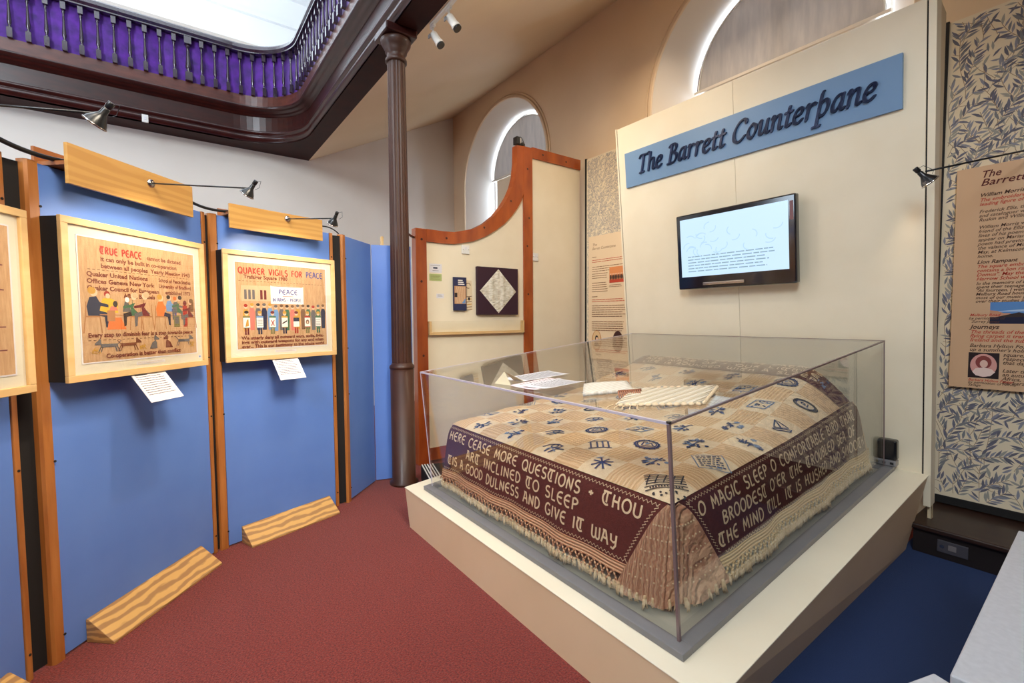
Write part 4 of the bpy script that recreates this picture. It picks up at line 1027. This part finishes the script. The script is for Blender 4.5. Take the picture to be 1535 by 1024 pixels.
# patches
NU,NV=10,11; du=(UR-UL)/NU; dv=(VB-VF)/NV
rnd=random.Random(21)
def motif(kind,m,P,w):
    """draw in [-1,1]^2 with P(a,b)->3D"""
    def ln(st,wd=.06,mi=0): ribbon(m,dens(st,.25),wd*w,P,mi)
    def leaf(x,y,a,L,wd,mi=0):
        ca,sa=math.cos(a),math.sin(a); pr=((0,0),(.35,.8),(.6,.9),(1,0),(.6,-.9),(.35,-.8))
        m.add([P(x+t*L*ca-q*wd*.5*sa,y+t*L*sa+q*wd*.5*ca) for t,q in pr],[(0,1,2,3,4,5)],mi)
    def circ(x,y,r,wd=.06,mi=0): ln(arc(x,y,r,r,0,360,14),wd,mi)
    def dsc(x,y,r,mi=0): m.add([P(x+r*math.cos(2*PI*i/8),y+r*math.sin(2*PI*i/8)) for i in range(8)],[tuple(range(8))],mi)
    R=rnd.uniform
    if kind=='spray':
        for i in range(rnd.randint(11,15)):
            a=R(0,6.28); r=R(.25,.8); leaf(r*.5*math.cos(a),r*.5*math.sin(a),a,R(.25,.42),R(.14,.24),rnd.choice((0,0,1)))
        for i in range(5): dsc(R(-.55,.55),R(-.55,.55),R(.07,.13),rnd.choice((0,1)))
        ln([(-.5,-.5),(0,0),(.45,.5)],.05)
    elif kind=='posy':
        for j in range(6):
            x,y=R(-.58,.58),R(-.5,.5)
            for i in range(6): leaf(x,y,i*1.05+j,.2,.11,0 if j%2 else 1)
        for i in range(4): ln([(R(-.6,.6),R(-.6,.6)),(R(-.2,.2),R(-.2,.2)),(R(-.5,.5),R(-.6,.6))],.045)
    elif kind=='wreath':
        circ(0,0,.62,.07); circ(0,0,.5,.04); ln([(-.3,-.2),(-.1,.3),(.25,.1),(.3,-.3),(-.25,-.25)],.05); leaf(-.1,-.1,.8,.4,.2,1)
        for i in range(16): a=i*PI/8; leaf(.62*math.cos(a),.62*math.sin(a),a+.5,.14,.08)
    elif kind=='lozenge':
        ln([(-.8,0),(0,.6),(.8,0),(0,-.6),(-.8,0)],.05,1); 
        for i in range(15): leaf(R(-.45,.45),R(-.3,.3),R(0,6),R(.2,.3),.12,rnd.choice((0,1)))
    elif kind=='ship':
        ln([(-.5,-.4),(.5,-.4),(.35,-.6),(-.35,-.6),(-.5,-.4)],.05); ln([(0,-.4),(0,.55),(.4,-.25),(0,-.3)],.05); ln([(0,.5),(-.35,-.25),(0,-.3)],.05)
    elif kind=='columns':
        for x in (-.45,-.1,.2,.5): ln([(x,-.5),(x,.4)],.06)
        ln([(-.6,-.5),(.65,-.5)],.05); ln([(-.6,.42),(.65,.42)],.05); ln([(-.5,.55),(.0,.75),(.5,.55)],.05)
    elif kind=='star':
        for i in range(8): a=i*PI/4; ln([(0,-.05),(.5*math.cos(a),.5*math.sin(a)-.05)],.055); dsc(.5*math.cos(a),.5*math.sin(a)-.05,.06)
        leaf(-.3,.55,.3,.5,.2,1)
    elif kind=='verse':
        ln([(-.7,-.75),(-.7,.7),(.7,.7),(.7,-.75),(-.7,-.75)],.03,1)
        for i in range(6):
            x=-.55
            while x<.5: l=R(.08,.22); ln([(x,.5-i*.2),(min(.55,x+l),.5-i*.2)],.05); x+=l+.06
        for i in range(4): leaf(R(-.4,.4),-.65,R(.5,2.4),.25,.1,1)
    elif kind=='figure':
        ln([(-.6,.3),(-.2,.5),(.3,.35),(.55,.0),(.3,-.2),(-.1,.0),(-.5,-.3)],.07); circ(.1,.15,.2,.05); ln([(-.3,-.5),(.2,-.3),(.6,-.45)],.06); ln([(-.1,.0),(.1,-.55)],.05,1); leaf(-.5,-.2,.5,.5,.18,1)
    elif kind=='oval':
        ln(arc(0,0,.6,.42,0,360,16),.08,2); ln(arc(0,0,.5,.33,0,360,14),.04); circ(-.1,.05,.1,.04); ln([(.0,-.2),(.2,.1)],.04)
    elif kind=='map':
        for i in range(5): ln([(-.8+i*.36,.1),(-.5+i*.36,.85)],.035,2); ln([(-.8,.15+i*.17),(.9,.15+i*.17)],.035,2)
        ln([(-.9,-.02),(.9,-.02)],.03,2); ln([(-.9,-.22),(.9,-.22)],.03,2)
        x=-.7
        while x<.7: ln([(x,-.12),(x+.07,-.12)],.06,2); x+=.12
        for i in range(14): leaf(R(-.75,.7),R(-.85,-.35),R(0,6),.16,.12,2)
kinds=['spray','posy','lozenge','spray','figure','posy','spray','wreath','verse','spray','figure','lozenge','posy','oval','spray']
ki=0
for j in range(NV):
    for i in range(NU):
        ua,va=UL+i*du,VF+j*dv
        isM=((NU-1-i)+j)%2==0
        puff=.004 if not isM else .002
        m=MB()
        def F(a,b,ua=ua,va=va,puff=puff):
            p=top(ua+a*du,va+b*dv); p.z+=puff*(1-abs(2*a-1)**4)*(1-abs(2*b-1)**4); return p
        m.grid(F,5,5)
        pm=PLAINP if isM else (KNIT,KNIT2)[(i//2+j)%2]
        po=m.build('patch',pm,bs)
        if isM:
            m=MB(); c=1/math.sqrt(2)
            if i==NU-1 and j==0: kind='map'
            elif i==NU-2 and j==1: kind='spray' 
            elif i==NU-1 and j==2: kind='verse'
            elif i==NU-2 and j==3: kind='spray'
            elif i==NU-3 and j==2: kind='wreath'
            elif i==NU-3 and j==0: kind='star'
            elif i==NU-4 and j==1: kind='columns'
            elif i==NU-5 and j==0: kind='figure'
            elif i==NU-1 and j==4: kind='posy'
            elif i==NU-1 and j==6: kind='ship'
            elif i==NU-1 and j==8: kind='oval'
            elif i==NU-2 and j==7: kind='lozenge'
            else: kind=kinds[ki%len(kinds)]; ki+=1
            # motifs stand upright towards the foot-right corner, turned 45 degrees within the patch
            def P(a,b,ua=ua,va=va):
                x=(a*c-b*c)*1.12; y=(a*c+b*c)*1.12
                q=top(ua+(.5+.5*x)*du,va+(.5+.5*y)*dv); q.z+=.0052; return q
            motif(kind,m,P,1.7)
            if m.f: m.build('embroidery',[THB,THL,THD],po)
# side panels: band strips param (side, s0(t), s1(t), t0, t1)
# corner flare: front band narrows to u=2.05, right band starts at v=.60 at hem
def fr(t): return UR-.02-(.235)*(t/DROP)**.9
def rl(t): return VF+.04+.26*(t/DROP)**.8
def strip(name,side,a,b,t0,t1,m_,nu=60,nv=8,off=0,parent=None):
    mb=MB()
    def F(p,q):
        t=t0+(t1-t0)*q; s0=a(t) if callable(a) else a; s1=b(t) if callable(b) else b
        return drape(side,s0+(s1-s0)*p,t,off)
    mb.grid(F,nu,nv); return mb.build(name,m_,parent or bs)
TB,TC=.34,.395
bF=strip('lettered_border','F',UL+.012,fr,.0,TB,BROWNW); bR=strip('lettered_border','R',rl,VB+.04,.0,TB,BROWNW)
bL=strip('lettered_border','L',VF+.02,VB,.0,TB,BROWNW,30); 
HEM=mat('crochet_hem',(232,190,150),.9,(196,142,106),13,kind='wave',stretch=(.3,.3,1.6),bump=.6,bscale=13,bd='Z',dist=.6)
HEM2=mat('crochet_hem_side',(234,204,150),.9,(204,168,112),13,kind='wave',stretch=(.3,.3,1.6),bump=.6,bscale=13,bd='Z',dist=.6)
strip('crochet_hem','F',UL+.0,fr,TB,TC,HEM,60,4,.002); strip('crochet_hem','R',rl,VB+.1,TB,TC,HEM2,60,4,.002); strip('crochet_hem','L',VF,VB,TB,TC,HEM,24,3,.002)
# back border lies over the pillows then drops
mb=MB()
def FB(p,q):
    s=UL+(UR-UL)*p; 
    if q<.5: 
        v=VB+.0-(1-q*2)*.19; return top(s,v)+Vector((0,0,.006))
    return drape('B',s,(q-.5)*2*.35,.0)+Vector((0,0,.004))
mb.grid(FB,40,12); bB=mb.build('lettered_border',BROWNW,bs)
def letter_lines(side,lines,obj,lo=0,w=.0105,h=.062):
    m=MB()
    for (txt,s0,s1,t) in lines:
        ss,Wd=uncial(txt); sx=(s1-s0)/Wd
        for st in ss:
            st=[(s0+a*sx,t-b*h) for a,b in st]
            if side=='B': fn=lambda a,b:top(a,b)+Vector((0,0,.0085)); st=[(a,VB-.002-b) for a,b in st]
            else: fn=lambda a,b:drape(side,a,b,.003)
            ribbon(m,dens(st,.018),w,fn)
    m.build('lettering',LETW,obj)
letter_lines('F',[('HERE CEASE MORE QUESTIONS + THOU',.335,2.105,.105),('ART INCLINED TO SLEEP',.60,1.72,.197),('TIS A GOOD DULNESS AND GIVE IT WAY',.35,1.985,.29)],bF)
letter_lines('R',[('O MAGIC SLEEP O COMFORTABLE BIRD THAT',.46,2.30,.105),('BROODEST O\'ER THE TROUBLED SEA OF',.62,2.26,.200),('THE MIND TILL IT IS HUSHED AND SMOOTH',.565,2.37,.295)],bR)
letter_lines('B',[('LIFE IS ROUNDED WITH A SLEEP',.62,2.08,.155),('ARE MADE OF + OUR LITTLE',.62,2.08,.10),('WE ARE SUCH STUFF AS DREAMS',.62,2.08,.045)],bB,w=.008,h=.034)
# fix orientation handled by mapping; zigzag borders
def zig(side,s0,s1,t,obj,amp=.007,step=.012,vert=False):
    m=MB(); n=int((s1-s0)/step); st=[(s0+i*step,t+(amp if i%2 else -amp)) for i in range(n+1)]
    ribbon(m,st,.0035,lambda a,b:drape(side,a,b,.0028)); m.build('zigzag_edging',LETW,obj)
zig('F',.31,2.19,.017,bF); zig('F',.31,2.06,.325,bF); zig('R',.40,2.36,.017,bR); zig('R',.60,2.38,.328,bR)
m=MB(); ribbon(m,[(fr(t)-.022+(.007 if i%2 else -.007),t) for i,t in enumerate([.02+.009*k for k in range(34)])],.0035,lambda a,b:drape('F',a,b,.0028)); m.build('zigzag_edging',LETW,bF)
m=MB(); ribbon(m,[(rl(t)+.022+(.007 if i%2 else -.007),t) for i,t in enumerate([.02+.009*k for k in range(34)])],.0035,lambda a,b:drape('R',a,b,.0028)); m.build('zigzag_edging',LETW,bR)
# corner flare with folds (front right), plus plain left corners
CW=mat('corner_knitting',(222,176,140),.9,(196,144,112),14,kind='wave',stretch=(1,1,1.5),bump=.9,bscale=26)
def corner(ps,apex,name='corner_flare',T1=DROP*.96,m_=None,folds=3,amp=.016):
    """ps(t)->start point, end point of flare at cloth depth t; bulging outward through a quadratic curve with folds"""
    mb=MB()
    def F(p,q):
        t=.002+q*T1; A_,B_,C_=ps(t)
        P=A_*(1-p)**2+C_*2*p*(1-p)+B_*p*p; k=t/DROP
        d=(B_-A_); nrm=Vector((d.y,-d.x,0)); nrm.normalize() if nrm.length>0 else None
        return P+nrm*(amp*k*math.sin(p*PI*2*folds+.5))*math.sin(PI*p)**.5
    mb.grid(F,40,20); return mb.build(name,m_ or CW,bs)
def psFR(t):
    A_=drape('F',fr(t),t); B_=drape('R',rl(t),t); k=t/DROP
    C_=Vector((UR+.10*k+.02,VF-.17*k-.02,(A_.z+B_.z)/2+.0)); return A_,B_,C_
fl=corner(psFR,None)
def psFL(t):
    A_=drape('L',VF+.02+.05*t/DROP,t); B_=drape('F',UL+.012,t); C_=(A_+B_)/2+Vector((-.015,-.02,0))*(t/DROP); return A_,B_,C_
corner(psFL,None,folds=1,amp=.004)
def psBR(t):
    k=t/DROP; A_=drape('R',VB+.04,t); B_=Vector((UR-.1,VB+.14*k+.02,A_.z)); C_=Vector((UR+.09*k+.03,VB+.15*k+.02,A_.z)); return A_,B_,C_
corner(psBR,None,m_=CREAMW,folds=2,amp=.008)
# raised bobbles on the corner flare
m=MB()
for q in (.22,.36,.5,.64,.78):
    for k_ in range(15):
        p=.06+.88*k_/14; t=.002+q*DROP*.96; A_,B_,C_=psFR(t); P=A_*(1-p)**2+C_*2*p*(1-p)+B_*p*p; d=(B_-A_); nrm=Vector((d.y,-d.x,0)).normalized()
        P=P+nrm*(.016*(t/DROP)*math.sin(p*PI*6+.5)*math.sin(PI*p)**.5+.001); m.lathe([(.0045,0),(.0035,.003)],6,c=tuple(P),axis=tuple(nrm))
m.build('bobbles',LETW,fl,kind='stuff')
# knotted net and tassels
def net(side,s0,s1,m_,rows=2,sp=.042):
    mb=MB(); n=int((s1-s0)/sp); h=(.462-TC)/rows
    for i in range(n):
        for r in range(rows):
            a=s0+(i+(.5 if r%2 else 0))*sp; t=TC-.004+r*h
            for d in (-.5,.5):
                mb.tube([drape(side,a,t,.003),drape(side,a+d*sp*.6,t+h*.5,.006),drape(side,a+d*sp,t+h,.003)],.005,4,cap=False)
    o=mb.build('knotted_net',m_,bs,kind='stuff')
net('F',UL+.01,2.03,HEM); net('R',.60,VB+.06,HEM2); net('L',VF,VB,HEM,2,.04)
def tass(seed):
    r=random.Random(seed); m=MB()
    m.lathe([(.004,0),(.007,-.004),(.007,-.010),(.005,-.013)],6)
    for k_ in range(5):
        a=k_*1.256+r.random(); x,y=math.cos(a),math.sin(a); L=r.uniform(.044,.054)
        m.tube([(x*.003,y*.003,-.010),(x*.006+r.uniform(-.003,.003),y*.005,-.03),(x*.009+r.uniform(-.006,.006),y*.005,-L)],[.0045,.0058,.0018],4)
    return m
protos=[]
def place_tassel(p,k_,sc=1):
    if len(protos)<4: o=tass(len(protos)).build('tassel',TASW,bs); protos.append(o)
    else: o=protos[k_%4].copy(); COL.objects.link(o); o.parent=bs
    o.location=p; o.scale=(sc,sc,sc); o.rotation_euler=(random.uniform(-.15,.15),random.uniform(-.15,.15),random.uniform(0,6))
random.seed(5); k_=0
s=UL+.02
while s<2.03: place_tassel(drape('F',s,.452,.006)+Vector((0,0,.022)),k_,random.uniform(.95,1.15)); s+=.0285; k_+=1
s=.62
while s<VB+.06: place_tassel(drape('R',s,.452,.006)+Vector((0,0,.022)),k_,random.uniform(.95,1.15)); s+=.027; k_+=1
for i in range(16):
    p=i/15; A_,B_,C_=psFR(.455); place_tassel(A_*(1-p)**2+C_*2*p*(1-p)+B_*p*p+Vector((0,0,.02)),k_,random.uniform(.95,1.2)); k_+=1
s=VF+.05
while s<VB: place_tassel(drape('L',s,.458,.003)+Vector((0,0,.018)),k_,1); s+=.06; k_+=1
# ------------------------------------------------------------------ things on top of the case
def sheet(corners,thick,name,label,cat,m_,draw=None,group=None,z=0,lift=0,curl=.004):
    c0=Vector((*corners[0],0)); t=thing(name,label,cat,TM@TR(c0.x,c0.y,nt+.001+z),group)
    P=[Vector((a-c0.x,b-c0.y,0)) for a,b in corners]
    def F(a,b): 
        p=P[0]*(1-a)*(1-b)+P[1]*a*(1-b)+P[2]*a*b+P[3]*(1-a)*b
        p.z=.0015+thick+curl*(abs(2*a-1)**3)+lift*a*b; return p
    m=MB(); m.grid(F,8,8); m.build('page',m_,t,solid=thick)
    if draw:
        m2=MB(); draw(m2,lambda a,b:F(a,b)+Vector((0,0,.0008))); m2.build('print',[GY,LB,PK],t)
    return t
def rows(n,a0=.1,a1=.9):
    def d(m,F):
        for i in range(n):
            b=.9-.8*i/n; x=a0
            while x<a1:
                l=random.uniform(.03,.1); ribbon(m,[(x,b),(min(a1,x+l),b)],.026,F); x+=l+.02
    return d
sheet([(1.05,.30),(1.25,.31),(1.32,.62),(1.11,.63)],.001,'paper_sheet','loose printed sheet farthest back on top of the case','paper',PAPER,rows(14))
sheet([(1.28,.19),(1.50,.20),(1.56,.45),(1.31,.46)],.004,'paper_stack','lower stack of printed leaflets on top of the case','papers',mat('pinkish_paper',(236,220,222),.7),rows(10))
sheet([(1.38,.20),(1.58,.23),(1.66,.43),(1.42,.44)],.001,'open_leaflet','open leaflet lying tilted on the stack of papers','leaflet',PAPER,rows(12),z=.010,lift=.012,curl=.008)
sheet([(1.80,.25),(1.95,.45),(1.79,.59),(1.64,.42)],.018,'knitted_pad','thick cream knitted pad beside the papers on the case','knitting',mat('cream_knit',(228,220,206),.85,(214,204,186),12,kind='wave',bump=.35,bscale=24,dist=1),None,curl=-.003)
kn=sheet([(2.06,.20),(2.33,.42),(2.21,.74),(1.92,.50)],.008,'knitted_cloth','cream knitted cloth with scalloped edge at the case corner','knitting',mat('cream_knit2',(234,220,196),.85,(214,196,166),7,kind='wave',stretch=(1,-.6,1),bump=.7,bscale=14,dist=1),None,curl=.006)
m=MB()
c=[(0,0),(.27,.22),(.15,.54),(-.14,.30)]
for a,b in zip(c,c[1:]+c[:1]):
    for i in range(12):
        t_=(i+.5)/12; x,y=a[0]+(b[0]-a[0])*t_,a[1]+(b[1]-a[1])*t_; m.lathe([(.012,0),(.014,.006),(.008,.012)],6,c=(x,y,.001))
for i in range(5):
    m.tube([(-.02+i*.02,-.0+i*.016,.006),(-.02+i*.03,-.04+i*.012,.004),(.0+i*.03,-.07+i*.016,.004)],.0025,5)
m.build('scalloped_edge',LETW,kn)
t=thing('wool_fringe_sample','small rust coloured wool fringe between the knitted samples','fringe',TM@TR(1.93,.36,nt+.001))
m=MB()
for i in range(11): m.tube([(i*.006,i*.008,.02),(i*.006+.02,i*.008-.02,.012),(i*.006+.045,i*.008-.045,.004)],[.004,.004,.002],5)
m.build('strands',mat('rust_wool',(176,118,88),.9),t); MB().tube([(0,0,.02),(.066,.088,.02)],.006,6).build('cord',mat('rust_cord',(150,96,70),.9),t)
t=thing('tent_card','small cream folded tent card at the back of the papers','card',TM@TR(1.12,.19,nt+.001))
m=MB(); m.add([(0,0,0),(.14,.02,0),(.07,.03,.075),(.02,.13,0),(.12,.14,0)],[(0,1,2),(4,3,2)]); m.build('folded_card',mat('cream_card',(230,218,184),.7),t,solid=.002)
# ------------------------------------------------------------------ right lamp on rod
t=thing('arm_lamp','small lit reflector lamp on a long thin rod by the right wallpaper','lamp',TR(-.40,4.52,2.668))
root=Vector((-.40,4.52,2.668)); E=Vector((-.80,3.655,2.455))-root
MB().lathe([(.024,0),(.024,.005),(.012,.014)],16,c=(0,.05,0),axis=(0,-1,0)).build('wall_rose',CHROME,t)
MB().tube([(0,.05,0),(0,.0,0),tuple(E)],.0055,8).build('rod',BLK,t)
lampart(t,E+Vector((-.01,-.012,-.025)),Vector((.5,.35,-.7)),s=.85)
spot('arm_lamp_light',root+E+Vector((0,-.02,-.06)),(-.35,4.57,1.5),20,110,(1,.8,.6),.7,.02)
# ------------------------------------------------------------------ track lights on the sloped ceiling
def zc(y): return ZB+(y-YB)*(ZT-ZB)/(YW-YB)
o=MB().box(-3.93,-2.6,1.99,2.02,zc(2.0)-.03,zc(2.0)+.0).build('lighting_track',WHITE); tag(o,'white lighting track on the sloped ceiling beside the gallery beam','track')
def track(x,y,label):
    z=zc(2.0)-.03
    t=thing('track_spotlight',label,'spotlight',TR(x,2.005,z)@Matrix.Scale(.78,4),'white track spotlights')
    MB().box(-.05,.05,-.015,.015,-.03,0).build('adapter',WHITE,t,bevel=.003)
    MB().tube([(0,0,-.03),(0,.01,-.09)],.012,8).build('stem',WHITE,t)
    ax=Vector((.30,.25,-.6)).normalized(); c=Vector((0,.01,-.10))
    MB().lathe([(.03,-.02),(.042,.0),(.044,.11),(.05,.12),(.05,.15)],20,c=tuple(c),axis=tuple(ax)).build('housing',WHITE,t)
    MB().lathe([(.046,0),(.046,.02)],20,c=tuple(c+ax*.15),axis=tuple(ax)).build('front_ring',BLK,t)
    MB().box(-.02,.02,-.052,-.040,-.16,-.12).build('vent',GREYB,t)
track(-3.90,2.0,'white track spotlight hanging nearest the column'); track(-3.60,2.0,'second white track spotlight, cut near the top edge')
spot('track_light',(-3.2,1.9,4.0),TM@Vector((.5,Dp,2.8)),80,74,(1,.82,.58),.9,.06)
spot('track_light',(-4.2,2.2,4.1),(-4.1,4.5,2.7),46,80,(1,.84,.62),.9,.06)
spot('track_light',(-2.6,1.2,4.1),(-4.6,3.2,2.6),34,80,(1,.84,.62),.9,.06)
spot('track_light',(-1.6,-.6,4.2),(-1.9,.5,0),90,60,(1,.78,.52),1,.06)
